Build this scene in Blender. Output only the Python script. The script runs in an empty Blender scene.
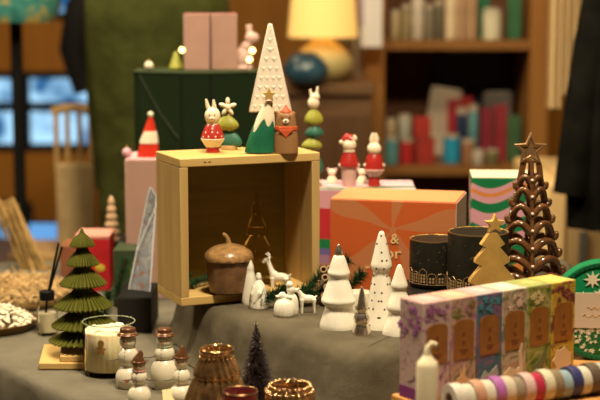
import bpy, bmesh, math, random
from mathutils import Vector, Matrix, Euler
random.seed(7)
PI=math.pi
SC=bpy.context.scene
COL=SC.collection
# ------------------------------------------------------------------ camera frame
F=1500.0; PIT=math.radians(8.15); CH=1.35
cp,sp=math.cos(PIT),math.sin(PIT)
def ray(u,v):
    a=(u-300)/F; b=-(v-200)/F
    return Vector((a, cp+b*sp, -sp+b*cp))
def P(u,v,Y):                      # world point seen at a place in the photo, at distance Y
    r=ray(u,v); k=Y/r.y
    return Vector((r.x*k, Y, CH+r.z*k))
def PZ(u,v,z):                     # same, on a horizontal plane
    r=ray(u,v); k=(z-CH)/r.z
    return Vector((r.x*k, r.y*k, z))
def S(Y): return Y*1.012/F         # metres per pixel at distance Y
TZ=CH-.54; RZ=CH-.4545; KZ=CH-.481; BZ=CH-.2436
# ------------------------------------------------------------------ materials
MATS={}
def mat(name,col,rough=.5,metal=0,var=0,scale=30,bump=0,bscale=None,sheen=0,coat=0,trans=0,emit=0,ecol=None,sss=0,col2=None,ior=1.45,spec=None):
    if name in MATS: return MATS[name]
    m=bpy.data.materials.new(name); m.use_nodes=True
    nt=m.node_tree; b=nt.nodes['Principled BSDF']
    def I(k,v):
        if k in b.inputs: b.inputs[k].default_value=v
    c=(*col,1)
    I('Base Color',c); I('Roughness',rough); I('Metallic',metal); I('Sheen Weight',sheen)
    I('Specular IOR Level',spec if spec is not None else (.12 if rough>=.55 else .4)); I('Coat Weight',coat); I('Coat Roughness',.08); I('Transmission Weight',trans); I('IOR',ior)
    if sss: I('Subsurface Weight',sss); I('Subsurface Radius',(.01,.006,.003)); I('Subsurface Scale',1.0)
    if emit: I('Emission Color',(*(ecol or col),1)); I('Emission Strength',emit)
    tc=nt.nodes.new('ShaderNodeTexCoord')
    if var or col2:
        n=nt.nodes.new('ShaderNodeTexNoise'); n.inputs['Scale'].default_value=scale; n.inputs['Detail'].default_value=4
        nt.links.new(tc.outputs['Object'],n.inputs['Vector'])
        r=nt.nodes.new('ShaderNodeValToRGB')
        lo=tuple(max(0,x*(1-var)) for x in col); hi=tuple(min(1,x*(1+var)) for x in col)
        if col2: lo,hi=col,col2
        r.color_ramp.elements[0].position=.35; r.color_ramp.elements[1].position=.65
        r.color_ramp.elements[0].color=(*lo,1); r.color_ramp.elements[1].color=(*hi,1)
        nt.links.new(n.outputs['Fac'],r.inputs['Fac']); nt.links.new(r.outputs['Color'],b.inputs['Base Color'])
    if bump:
        n2=nt.nodes.new('ShaderNodeTexNoise'); n2.inputs['Scale'].default_value=bscale or scale; n2.inputs['Detail'].default_value=3
        nt.links.new(tc.outputs['Object'],n2.inputs['Vector'])
        bp=nt.nodes.new('ShaderNodeBump'); bp.inputs['Strength'].default_value=bump; bp.inputs['Distance'].default_value=.002
        nt.links.new(n2.outputs['Fac'],bp.inputs['Height']); nt.links.new(bp.outputs['Normal'],b.inputs['Normal'])
    MATS[name]=m; return m
def wood(name,c1,c2,rough=.5,axis='X',scale=1.0):
    if name in MATS: return MATS[name]
    m=bpy.data.materials.new(name); m.use_nodes=True; nt=m.node_tree; b=nt.nodes['Principled BSDF']
    b.inputs['Roughness'].default_value=rough; b.inputs['Specular IOR Level'].default_value=.25
    tc=nt.nodes.new('ShaderNodeTexCoord'); mp=nt.nodes.new('ShaderNodeMapping')
    s=[60*scale]*3; s['XYZ'.index(axis)]=5*scale; mp.inputs['Scale'].default_value=s
    n=nt.nodes.new('ShaderNodeTexNoise'); n.inputs['Scale'].default_value=1; n.inputs['Detail'].default_value=5; n.inputs['Distortion'].default_value=.6
    r=nt.nodes.new('ShaderNodeValToRGB'); r.color_ramp.elements[0].position=.3; r.color_ramp.elements[1].position=.7
    r.color_ramp.elements[0].color=(*c1,1); r.color_ramp.elements[1].color=(*c2,1)
    L=nt.links.new
    L(tc.outputs['Object'],mp.inputs['Vector']); L(mp.outputs['Vector'],n.inputs['Vector']); L(n.outputs['Fac'],r.inputs['Fac']); L(r.outputs['Color'],b.inputs['Base Color'])
    bp=nt.nodes.new('ShaderNodeBump'); bp.inputs['Strength'].default_value=.12; bp.inputs['Distance'].default_value=.001
    L(n.outputs['Fac'],bp.inputs['Height']); L(bp.outputs['Normal'],b.inputs['Normal'])
    MATS[name]=m; return m
def weave(name,c,c2,scale=900,rough=.9):
    m=mat(name,c,rough,var=0,col2=c2,scale=18,sheen=0)
    nt=m.node_tree; b=nt.nodes['Principled BSDF']; L=nt.links.new
    tc=[n for n in nt.nodes if n.type=='TEX_COORD'][0]
    w=nt.nodes.new('ShaderNodeTexNoise'); w.inputs['Scale'].default_value=scale; w.inputs['Detail'].default_value=2
    w2=nt.nodes.new('ShaderNodeTexNoise'); w2.inputs['Scale'].default_value=14; w2.inputs['Detail'].default_value=3
    ad=nt.nodes.new('ShaderNodeMath'); ad.operation='MULTIPLY_ADD'; ad.inputs[1].default_value=6
    L(tc.outputs['Object'],w.inputs['Vector']); L(tc.outputs['Object'],w2.inputs['Vector'])
    L(w2.outputs['Fac'],ad.inputs[0]); L(w.outputs['Fac'],ad.inputs[2])
    bp=nt.nodes.new('ShaderNodeBump'); bp.inputs['Strength'].default_value=.9; bp.inputs['Distance'].default_value=.0022
    L(ad.outputs[0],bp.inputs['Height']); L(bp.outputs['Normal'],b.inputs['Normal'])
    return m
def thin_glass(name,tint,gl=.12,rough=.04):
    if name in MATS: return MATS[name]
    m=bpy.data.materials.new(name); m.use_nodes=True; nt=m.node_tree; L=nt.links.new
    nt.nodes.remove(nt.nodes['Principled BSDF']); out=[n for n in nt.nodes if n.type=='OUTPUT_MATERIAL'][0]
    t=nt.nodes.new('ShaderNodeBsdfTransparent'); t.inputs[0].default_value=(*tint,1)
    g=nt.nodes.new('ShaderNodeBsdfGlossy'); g.inputs['Roughness'].default_value=rough; g.inputs['Color'].default_value=(1,.97,.9,1)
    fr=nt.nodes.new('ShaderNodeLayerWeight'); fr.inputs['Blend'].default_value=gl
    mx=nt.nodes.new('ShaderNodeMixShader'); L(fr.outputs['Fresnel'],mx.inputs[0]); L(t.outputs[0],mx.inputs[1]); L(g.outputs[0],mx.inputs[2]); L(mx.outputs[0],out.inputs['Surface'])
    MATS[name]=m; return m
# ------------------------------------------------------------------ mesh builder
class MB:
    def __init__(s): s.v=[]; s.f=[]; s.mi=[]; s.cur=0
    def add(s,vs,fs,M=None):
        n=len(s.v)
        for p in vs:
            p=Vector(p); s.v.append(M@p if M else p)
        for f in fs: s.f.append([i+n for i in f]); s.mi.append(s.cur)
        return s
    def box(s,c,d,M=None,rz=0):
        x,y,z=[a/2 for a in d]
        R=Matrix.Translation(c)@Matrix.Rotation(rz,4,'Z')
        if M: R=M@R
        vs=[(i*x,j*y,k*z) for i in(-1,1) for j in(-1,1) for k in(-1,1)]
        return s.add(vs,[(0,1,3,2),(4,6,7,5),(0,4,5,1),(2,3,7,6),(0,2,6,4),(1,5,7,3)],R)
    def lathe(s,prof,n=32,c=(0,0,0),mod=None,M=None,cap=True,sq=(1,1)):
        vs=[];fs=[]
        for i,(r,z) in enumerate(prof):
            for k in range(n):
                a=2*PI*k/n; rr=r*(mod(a,z,i,k) if mod else 1)
                vs.append((c[0]+rr*math.cos(a)*sq[0],c[1]+rr*math.sin(a)*sq[1],c[2]+z))
        for i in range(len(prof)-1):
            for k in range(n):
                k2=(k+1)%n; fs.append((i*n+k,i*n+k2,(i+1)*n+k2,(i+1)*n+k))
        if cap:
            fs.append(tuple(range(n-1,-1,-1))); fs.append(tuple((len(prof)-1)*n+k for k in range(n)))
        return s.add(vs,fs,M)
    def ell(s,c,r,n=20,M=None,rot=None):
        if not isinstance(r,(tuple,list)): r=(r,r,r)
        m=max(6,n//2); vs=[];fs=[]
        R=rot.to_matrix() if rot else Matrix.Identity(3)
        C=Vector(c)
        vs.append(C+R@Vector((0,0,-r[2])))
        for i in range(1,m):
            t=-PI/2+PI*i/m
            for k in range(n):
                a=2*PI*k/n; vs.append(C+R@Vector((r[0]*math.cos(t)*math.cos(a),r[1]*math.cos(t)*math.sin(a),r[2]*math.sin(t))))
        vs.append(C+R@Vector((0,0,r[2]))); T=len(vs)-1
        for k in range(n):
            k2=(k+1)%n; fs.append((0,1+k2,1+k)); fs.append((T,1+(m-2)*n+k,1+(m-2)*n+k2))
            for i in range(m-2): fs.append((1+i*n+k,1+i*n+k2,1+(i+1)*n+k2,1+(i+1)*n+k))
        return s.add(vs,fs,M)
    def tube(s,pts,r,n=8,M=None,closed=False,flat=1):
        pts=[Vector(p) for p in pts]; N=len(pts)
        rs=r if isinstance(r,(list,tuple)) else [r]*N
        vs=[];fs=[]; up=None
        for i,p in enumerate(pts):
            if closed: t=pts[(i+1)%N]-pts[i-1]
            else: t=(pts[min(i+1,N-1)]-pts[max(i-1,0)])
            t.normalize()
            if up is None: up=t.orthogonal().normalized()
            up=(up-t*up.dot(t)); up=up.normalized() if up.length>1e-6 else t.orthogonal().normalized()
            w=t.cross(up)
            for k in range(n):
                a=2*PI*k/n; vs.append(p+up*math.cos(a)*rs[i]+w*math.sin(a)*rs[i]*flat)
        M2=N if closed else N-1
        for i in range(M2):
            j=(i+1)%N
            for k in range(n):
                k2=(k+1)%n; fs.append((i*n+k,i*n+k2,j*n+k2,j*n+k))
        if not closed:
            fs.append(tuple(range(n-1,-1,-1))); fs.append(tuple((N-1)*n+k for k in range(n)))
        return s.add(vs,fs,M)
    def prism(s,out,y0,y1,M=None):           # outline in XZ, thickness along Y
        n=len(out)
        vs=[(x,y0,z) for x,z in out]+[(x,y1,z) for x,z in out]
        fs=[tuple(range(n)),tuple(range(2*n-1,n-1,-1))]+[(i,i+n,(i+1)%n+n,(i+1)%n) for i in range(n)]
        return s.add(vs,fs,M)
    def slab(s,out,z0,z1,M=None):            # outline in XY, thickness along Z
        n=len(out)
        vs=[(x,y,z0) for x,y in out]+[(x,y,z1) for x,y in out]
        fs=[tuple(range(n)),tuple(range(2*n-1,n-1,-1))]+[(i,i+n,(i+1)%n+n,(i+1)%n) for i in range(n)]
        return s.add(vs,fs,M)
    def build(s,name,mats,parent=None,loc=None,rz=0,smooth=True,bev=0,ang=38,remesh=0,sub=0,fix=True,seg=2):
        me=bpy.data.meshes.new(name); me.from_pydata([tuple(v) for v in s.v],[],s.f); me.validate()
        if not isinstance(mats,(list,tuple)): mats=[mats]
        for m in mats: me.materials.append(m)
        if len(mats)>1:
            for i,p in enumerate(me.polygons):
                if i<len(s.mi): p.material_index=s.mi[i]
        if fix:
            bm=bmesh.new(); bm.from_mesh(me); bmesh.ops.recalc_face_normals(bm,faces=bm.faces); bm.to_mesh(me); bm.free()
        if smooth:
            me.polygons.foreach_set('use_smooth',[True]*len(me.polygons))
            if not remesh: me.set_sharp_from_angle(angle=math.radians(ang))
        o=bpy.data.objects.new(name,me); COL.objects.link(o)
        if parent: o.parent=parent
        if loc is not None: o.location=loc
        o.rotation_euler=(0,0,rz)
        if remesh:
            r=o.modifiers.new('r','REMESH'); r.mode='VOXEL'; r.voxel_size=remesh; r.use_smooth_shade=True
            q=o.modifiers.new('s','SMOOTH'); q.factor=.5; q.iterations=3
        if bev:
            b=o.modifiers.new('b','BEVEL'); b.width=bev; b.segments=seg; b.limit_method='ANGLE'; b.angle_limit=math.radians(40)
        if sub:
            b=o.modifiers.new('s','SUBSURF'); b.levels=sub; b.render_levels=sub
        return o
def tag(o,label,cat,group=None,kind=None):
    if label: o['label']=label
    if cat: o['category']=cat
    if group: o['group']=group
    if kind: o['kind']=kind
    return o
def thing(name,loc,label,cat,rz=0,group=None):
    o=bpy.data.objects.new(name,None); COL.objects.link(o); o.location=loc; o.rotation_euler=(0,0,rz); o.empty_display_size=.02
    return tag(o,label,cat,group)
def struct(o): o['kind']='structure'; return o
def lab(o,l): o['label']=l; return o
def smoothp(pr,it=2,ends=True):
    for _ in range(it):
        q=[pr[0]]
        for a,b in zip(pr,pr[1:]):
            q.append((a[0]*.75+b[0]*.25,a[1]*.75+b[1]*.25)); q.append((a[0]*.25+b[0]*.75,a[1]*.25+b[1]*.75))
        q.append(pr[-1]); pr=q
    return pr
def base_at(cx,vfront,hw,z):               # centre of a round base whose front edge shows at vfront
    p=PZ(cx,vfront,z); r=hw*S(p.y); return Vector((p.x,p.y+r,z)),r
def prof_px(cx,Y,z0,pts):                   # (v,half width px) -> lathe profile, v at the front silhouette
    out=[]
    for v,hw in pts:
        r=hw*S(Y); z=P(cx,v-hw*.19,Y).z-z0
        out.append((max(r,.0004),z))
    return out
def star(R,r,n=5,rot=PI/2,cx=0,cz=0):
    return [(cx+(R if i%2==0 else r)*math.cos(rot+PI*i/n),cz+(R if i%2==0 else r)*math.sin(rot+PI*i/n)) for i in range(2*n)]
def text(body,size,mt,parent,loc,rot,name='lettering',ext=.0004,sx=1,font_align='CENTER'):
    cu=bpy.data.curves.new(name,'FONT'); cu.body=body; cu.size=size; cu.extrude=ext; cu.align_x=font_align; cu.align_y='CENTER'
    t=bpy.data.objects.new('tmp',cu); COL.objects.link(t)
    bpy.context.view_layer.update()
    dg=bpy.context.evaluated_depsgraph_get()
    me=bpy.data.meshes.new_from_object(t.evaluated_get(dg)); bpy.data.objects.remove(t)
    me.materials.clear(); me.materials.append(mt)
    o=bpy.data.objects.new(name,me); COL.objects.link(o); o.parent=parent; o.location=loc; o.rotation_euler=rot; o.scale=(sx,1,1)
    return o
# ------------------------------------------------------------------ palette
linen=weave('grey linen',(.145,.128,.095),(.185,.163,.12))
linen2=weave('grey linen two',(.095,.078,.050),(.135,.112,.074))
pine=wood('pale pine',(.52,.33,.105),(.62,.42,.16),.5,'X')
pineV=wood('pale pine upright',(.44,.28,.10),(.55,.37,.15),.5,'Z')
ceramic=mat('white bisque ceramic',(.78,.73,.62),.45,bump=.05,bscale=200,sss=.0)
ceramicg=mat('white glazed ceramic',(.80,.74,.62),.25,coat=.3)
silver=mat('silver glaze',(.72,.64,.54),.2,.95)
brownglaze=mat('brown glossy glaze',(.125,.052,.02),.15,coat=.8,var=.3,scale=80)
blackm=mat('matt black glass',(.012,.011,.008),.38,var=.2,scale=90,spec=.22)
gold=mat('gold line',(.50,.33,.16),.5,.5)
golds=mat('satin gold',(.60,.37,.11),.45,.35,var=.15,scale=40,bump=.1,bscale=150)
dark=mat('near black',(.008,.0075,.007),.6)
red=mat('red paint',(.42,.025,.02),.35,coat=.3,var=.1)
cream=mat('cream paint',(.78,.68,.5),.45)
pinkp=mat('pale pink card',(.44,.265,.215),.75,var=.03)
green=mat('green paint',(.01,.12,.06),.45,var=.15,scale=60)

# ------------------------------------------------------------------ room
def plane_box(name,c,d,m):
    return struct(MB().box(c,d).build(name,m,smooth=False))
wallwood=wood('orange wood panelling',(.30,.115,.010),(.36,.15,.018),.6,'Z',.25)
plane_box('floor',(0,2.5,-.05),(7,10,.1),wood('dark floor boards',(.07,.035,.015),(.11,.06,.03),.5,'Y',.2))
plane_box('ceiling',(0,2.5,2.95),(7,10,.1),mat('ceiling paint',(.35,.30,.22),.9))
plane_box('wall_left',(-3.05,2.5,1.45),(.1,8.9,2.9),mat('side wall paint',(.20,.14,.07),.9))
plane_box('wall_right',(3.05,2.5,1.45),(.1,8.9,2.9),MATS['side wall paint'])
plane_box('wall_front',(0,-2.05,1.45),(6,.1,2.9),MATS['side wall paint'])
WY=6.0
def wallrect(x0,x1,z0,z1,W): W.box(((x0+x1)/2,WY+.05,(z0+z1)/2),(x1-x0,.1,z1-z0))
a=P(0,75,WY).z; b=P(0,148,WY).z; c=P(0,203,WY).z; d=P(0,258,WY).z
xr1=P(98,0,WY).x; xr2=P(24,0,WY).x; zt=P(0,16,WY).z; xl=-2.2
W=MB()
wallrect(-3,xl,0,2.9,W); wallrect(xr1,3,0,2.9,W)
wallrect(xl,xr1,0,d,W); wallrect(xl,xr1,b-.001,a+.0,W) if False else None
wallrect(xl,xr1,c,b,W); wallrect(xr2,xr1,d,c,W)
wallrect(xl,P(52,0,WY).x,a,2.9,W); wallrect(P(52,0,WY).x,P(81,0,WY).x,a,zt,W); wallrect(P(81,0,WY).x,xr1,a,2.9,W); wallrect(P(52,0,WY).x,P(81,0,WY).x,2.2,2.9,W)
struct(W.build('wall_back',wallwood,smooth=False))
def sky_glass(name,c1,c2,st):
    m=bpy.data.materials.new(name); m.use_nodes=True; nt=m.node_tree; bb=nt.nodes['Principled BSDF']; L=nt.links.new
    tc=nt.nodes.new('ShaderNodeTexCoord'); n=nt.nodes.new('ShaderNodeTexNoise'); n.inputs['Scale'].default_value=7.5; n.inputs['Detail'].default_value=1
    r=nt.nodes.new('ShaderNodeValToRGB'); r.color_ramp.elements[0].position=.36; r.color_ramp.elements[1].position=.54
    r.color_ramp.elements[0].color=(*c1,1); r.color_ramp.elements[1].color=(*c2,1)
    L(tc.outputs['Object'],n.inputs['Vector']); L(n.outputs['Fac'],r.inputs['Fac'])
    L(r.outputs['Color'],bb.inputs['Emission Color']); bb.inputs['Emission Strength'].default_value=st
    bb.inputs['Base Color'].default_value=(.02,.03,.04,1); bb.inputs['Roughness'].default_value=.1
    return m
skyg=sky_glass('daylit window glass',(.006,.09,.25),(.42,.74,1.0),1.2)
framem=mat('dark window frame',(.008,.008,.012),.6)
def window(name,x0,x1,z0,z1,vb,hb):
    g=struct(MB().box(((x0+x1)/2,WY+.06,(z0+z1)/2),(x1-x0,.012,z1-z0)).build(name,skyg,smooth=False))
    m=MB(); t=.03
    for x in [x0,x1]+vb: m.box((x,WY+.02,(z0+z1)/2),(t,.05,z1-z0))
    for z,th in [(z0,t),(z1,t)]+hb: m.box(((x0+x1)/2,WY+.02,z),(x1-x0,.045,th))
    o=m.build('window_frame',framem,g,smooth=False); return g
window('window_1',xl,xr1,b,a,[P(22,0,WY).x,P(-40,0,WY).x],[(P(0,107,WY).z,.036)])
window('window_2',xl,xr2,d,c,[P(-20,0,WY).x],[])
window('window_3',P(52,0,WY).x,P(81,0,WY).x,zt,2.2,[],[])
struct(MB().box((0,WY-.012,.06),(6,.024,.12)).build('baseboard_back',MATS['side wall paint'],smooth=False))

# ------------------------------------------------------------------ display table + cloths
A0=PZ(0,365,TZ); B0=PZ(75,400,TZ)
e=(B0-A0).normalized(); nrm=Vector((-e.y,e.x,0))
if nrm.x<0: nrm=-nrm
tab=thing('display_table',(0,0,0),'large display table hidden under a grey linen cloth','table')
def tp(s,d,z): q=A0+e*s+nrm*d; return (q.x,q.y,z)
fe=A0+e*.95
TBP=[(A0+e*-1.0).to_2d()[:],(-.30,2.93),(.50,2.66),(.72,2.30),(.55,1.45),(fe.x,fe.y)]
TBP=[(float(x),float(y)) for x,y in TBP]
def inset(o_,k):
    cx=sum(p[0] for p in o_)/len(o_); cy=sum(p[1] for p in o_)/len(o_); return [(cx+(x-cx)*k,cy+(y-cy)*k) for x,y in o_]
MB().slab(inset(TBP,.97),TZ-.035,TZ-.004).build('tabletop',wood('table wood',(.10,.05,.02),(.15,.08,.035),.5),tab,smooth=False)
for x,y in [inset(TBP,.88)[q] for q in(0,2,3,5)]:
    MB().box((x,y,(TZ-.035)/2),(.05,.05,TZ-.035)).build('leg',MATS['table wood'],tab,bev=.004)
def cloth(outline,ztop,prof,fold,freq,name,mt,label,cat,step=.012,seed=1,cr=.02):
    # outline CCW list of xy; resample with rounded corners
    pts=[]
    n=len(outline)
    for i in range(n):
        a_=Vector(outline[i-1]);b_=Vector(outline[i]);c_=Vector(outline[(i+1)%n])
        u=(a_-b_).normalized(); w=(c_-b_).normalized()
        p1=b_+u*cr; p2=b_+w*cr
        for k in range(5):
            t=k/4; pts.append((p1*(1-t)**2+b_*2*t*(1-t)+p2*t*t))
    full=[]
    for i in range(len(pts)):
        a_=pts[i]; b_=pts[(i+1)%len(pts)]; L=(b_-a_).length; k=max(1,int(L/step))
        for j in range(k): full.append(a_+(b_-a_)*j/k)
    N=len(full); nr=[]
    for i in range(N):
        t=(full[(i+2)%N]-full[i-2]).normalized(); nr.append(Vector((t.y,-t.x)))
    # orientation
    area=sum(full[i].x*full[(i+1)%N].y-full[(i+1)%N].x*full[i].y for i in range(N))
    if area<0: nr=[-x for x in nr]
    rnd=random.Random(seed); ph=[rnd.uniform(0,6.28) for _ in range(4)]
    vs=[];fs=[]; s=0; arc=[]
    for i in range(N): arc.append(s); s+=(full[(i+1)%N]-full[i]).length
    for (off,dz,fw) in prof:
        for i in range(N):
            f=fw*fold*(math.sin(arc[i]*freq+ph[0])+.6*math.sin(arc[i]*freq*2.3+ph[1])+.5*math.sin(arc[i]*freq*.47+ph[2]))
            p=full[i]+nr[i]*(off+f); vs.append((p.x,p.y,ztop+dz))
    K=len(prof)
    for r in range(K-1):
        for i in range(N):
            j=(i+1)%N; fs.append((r*N+i,r*N+j,(r+1)*N+j,(r+1)*N+i))
    fs.append(tuple(range(N)))
    o=MB().add(vs,fs).build(name,mt,fix=True,ang=60)
    tag(o,label,cat); return o
cloth(TBP,TZ,
   [(-.012,0,0),(-.004,-.0015,.0),(0,-.006,0),(.003,-.014,.1),(.006,-.06,.5),(.01,-.2,1),(.014,-.4,1.4),(.016,-.6,1.8),(.012,-.6,1.8),(.006,-.3,1.2),(.0,-.06,.5),(-.002,-.008,.1)][:8],
   .006,45,'tablecloth',linen,'grey linen cloth covering the whole display table, edge dropping at lower left','tablecloth')
# riser block and its cloth
RA=(-.128,2.10);RB=(.082,1.822);RC=(.40,2.056);RD=(.46,2.50);RE=(-.12,2.52);RF=(-.185,2.32)
rout=[RA,RB,RC,RD,RE,RF]
tag(MB().slab(inset(rout,.955),TZ+.0005,RZ-.006).build('plinth',MATS['table wood'],smooth=False),'low plinth under the draped grey cloth in the middle of the table','riser')
cloth(rout,RZ,[(-.03,0,0),(-.018,-.001,0),(-.009,-.004,.1),(-.002,-.009,.25),(.003,-.018,.5),(.007,-.035,.9),(.011,-.06,1.3),(.015,-.077,1.7),(.024,-.0832,2.0),(.03,-.0838,2.2)],
   .0035,38,'riser_cloth',linen2,'grey linen cloth draped over the low plinth under the white ceramic trees','cloth',seed=3,cr=.03)

# ------------------------------------------------------------------ wooden display box
P1=P(179.5,159,2.10); P2=P(156.3,151.2,2.198)
def boxframe():
    H=P1.z-RZ; f=P1; lft=Vector((P2.x-P1.x,P2.y-P1.y,0)); dep=.110; dn=lft.normalized(); rt=Vector((dn.y,-dn.x,0)); ang=math.atan2(rt.y,rt.x)
    return H,ang,dep
H,ang,dep=boxframe(); Wd=.2165; t=.0125
wb=thing('wooden_display_box',(P1.x,P1.y,RZ),'pale pine box on its side, open front, holding an acorn jar','box',ang)
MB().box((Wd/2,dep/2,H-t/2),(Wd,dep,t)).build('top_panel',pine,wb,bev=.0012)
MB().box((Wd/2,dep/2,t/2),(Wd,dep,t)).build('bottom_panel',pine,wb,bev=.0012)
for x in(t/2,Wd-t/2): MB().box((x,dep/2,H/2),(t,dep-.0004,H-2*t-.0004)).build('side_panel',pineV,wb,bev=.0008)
MB().box((Wd/2,dep-.003,H/2),(Wd-2*t-.0004,.006,H-2*t-.0004)).build('back_panel',wood('shade toned plywood',(.19,.135,.025),(.25,.18,.035),.6,'X'),wb)  # shade inside the box is put into this panel's darker colour
kn=MB()
for px in(.038,.045): kn.ell((px,-.0001,H-t*.5),(.0024,.0005,.0009),10)
kn.build('knot',mat('dark knot',(.16,.07,.02),.7),wb)
def inbox(x,y,z): # local->world
    c_,s_=math.cos(ang),math.sin(ang); return Vector((P1.x+x*c_-y*s_,P1.y+x*s_+y*c_,RZ+z))

# ------------------------------------------------------------------ acorn jar
c,r=base_at(228,297,19,RZ+t)
c.z=RZ+t+.0008
ac=thing('acorn_jar',c,'round brown acorn jar with a knobbly domed lid and curved stem','jar')
Y=c.y
body=[(.012,0),(19*S(Y)*.9,.001)]+[(q*S(Y),z) for q,z in[(19.5,.004),(21.5,.022),(22.3,.038),(22.2,.0475),(21.2,.0482)]]
MB().lathe(body,48).build('bowl',mat('brown stoneware',(.17,.085,.035),.4,var=.25,scale=60,coat=.2),ac)
lid=[(21.5,.0484),(24.4,.0490),(24.8,.0525),(23.8,.058),(20,.064),(14,.0685),(7,.0715),(2,.0725)]
L=MB(); L.lathe([(q*S(Y),z) for q,z in smoothp(lid,1)],64,mod=lambda a_,z,i,k:1+.018*math.cos(k*PI/2+ i*PI/1.0)*(1 if i>1 else 0))
acl=mat('tan acorn glaze',(.34,.19,.075),.28,var=.3,scale=120,coat=.5,bump=.4,bscale=260)
lo=L.build('lid',acl,ac,ang=60)
MB().tube([(0,0,.072),(-.001,0,.079),(-.004,0,.084),(-.0085,0,.0855)],[.0042,.0032,.0028,.0034],10).build('stem',acl,lo)

# ------------------------------------------------------------------ amber glass tree in the box
gp=inbox(.142,.064,t+.0008)
amb=thin_glass('amber glass',(.95,.89,.72),.10)
gt=thing('glass_tree',gp,'translucent amber glass tree standing inside the pine box','ornament')
Yg=gp.y; k=S(Yg)
gpf=[(17,0),(20,.003),(17,.02),(11.5,.034),(15,.036),(16.5,.040),(12,.058),(7.5,.069),(10,.071),(11,.075),(8,.09),(5,.100),(6.2,.102),(6.5,.106),(3.5,.124),(1.2,.136),(.5,.138)]
MB().lathe([(q*k,z) for q,z in smoothp(gpf,1)],40,mod=lambda a_,z,i,kk:1+.04*math.cos(10*a_)).build('glass_body',amb,gt,ang=60)
gb=MB()
for j in range(30):
    a_=random.uniform(PI,2*PI); zz=random.choice([.038,.073,.104,.05,.085,.12]); rr={.038:15.5,.073:10.6,.104:6.3,.05:13.5,.085:8.6,.12:4}[zz]*k
    gb.ell((rr*math.cos(a_)*1.02,rr*math.sin(a_)*1.02,zz),.0012,8)
gb.build('glass_beading',mat('gold bead',(.9,.65,.25),.12,1),gt)

# ------------------------------------------------------------------ needles helper (fir)
def needles(mb,spine,count,L0,r0,rnd,spread=1.0,w=.0006,down=0):
    for _ in range(count):
        i=rnd.randrange(len(spine)-1); t_=rnd.random(); p=spine[i].lerp(spine[i+1],t_); d=(spine[i+1]-spine[i]).normalized()
        o=d.orthogonal().normalized(); a_=rnd.uniform(0,2*PI); o=Matrix.Rotation(a_,3,d)@o
        v_=(o*spread+d*rnd.uniform(.2,.9)+Vector((0,0,-down))).normalized()*L0*rnd.uniform(.6,1.1)
        s_=v_.cross(Vector((rnd.random(),rnd.random(),rnd.random()))).normalized()*w; s2=v_.cross(s_).normalized()*w
        mb.add([p+s_,p-s_*.5+s2,p-s_*.5-s2,p+v_],[(0,1,3),(1,2,3),(2,0,3),(0,2,1)])
firm=mat('fir green',(.015,.05,.018),.6,var=.4,scale=200)
def garland(name,ptslist,label,cat,cnt=700,L0=.016,base=None,seed=2):
    rnd=random.Random(seed); b=base
    g=thing(name,b,label,cat)
    for pts in ptslist:
        m=MB(); pts=[Vector(p)-b for p in pts]; needles(m,pts,cnt,L0,0,rnd)
        tw=MB().tube(pts,.0014,6).build('twig',mat('twig brown',(.09,.05,.025),.8),g); m.build('needles',firm,tw,smooth=False,fix=False)
    return g
z=RZ
gp0=Vector((.035,2.13,RZ+.001))
def gz(x,y,dz): return (x,y,RZ+dz)
# garland between pine box and orange box
pl=[[gz(-.02,2.105,.008),gz(.0,2.11,.02),gz(.02,2.12,.03),gz(.034,2.13,.045)],
    [gz(.0,2.095,.008),gz(.02,2.11,.018),gz(.045,2.12,.022),gz(.07,2.12,.02)],
    [gz(.03,2.12,.008),gz(.045,2.13,.03),gz(.055,2.135,.05),gz(.07,2.13,.062)],
    [gz(.05,2.12,.01),gz(.075,2.12,.028),gz(.09,2.125,.044)],
    [gz(-.06,2.082,.006),gz(-.045,2.086,.018),gz(-.02,2.092,.028)],[gz(-.03,2.088,.006),gz(-.01,2.093,.015),gz(.015,2.10,.024)]]
garland('fir_garland',pl,'dark green fir sprigs lying between the pine box and the orange box','garland',430,.016,gp0)
bb=inbox(.035,.045,t+.001)
garland('fir_sprig',[[inbox(.03,.05,t+.006),inbox(.045,.06,t+.010),inbox(.07,.075,t+.012)],[inbox(.022,.06,t+.006),inbox(.035,.07,t+.02)]],'small fir sprig beside the acorn jar inside the pine box','sprig',330,.011,bb,5)
# sliced twig cluster
cl=thing('twig_slice_cluster',(.042,2.098,RZ+.001),'cluster of small round twig ends with pale hollow centres, left of the big white tree','decoration')
tr=mat('twig bark',(.14,.06,.03),.6); tp_=mat('pale twig end',(.55,.38,.22),.6)
Yc=2.098
for (u,v) in[(323.5,269),(330,268),(325,277),(331.5,278),(327,287),(324.5,296),(332,293)]:
    q=P(u,v,Yc); q.z=max(q.z,RZ+.009)
    lx,lz=q.x-.042,q.z-RZ-.001
    M=Matrix.Translation((lx,0,lz))@Matrix.Rotation(PI/2,4,'X')
    o=MB().lathe([(.0055,-.015),(.0062,0),(.0055,.003),(.0034,.003),(.003,-.001)],14,M=M).build('twig_slice',tr,cl)
    MB().lathe([(.0052,.0031),(.0036,.0036),(.003,.0031)],14,M=M,cap=False).build('cut_end',tp_,o)

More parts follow.
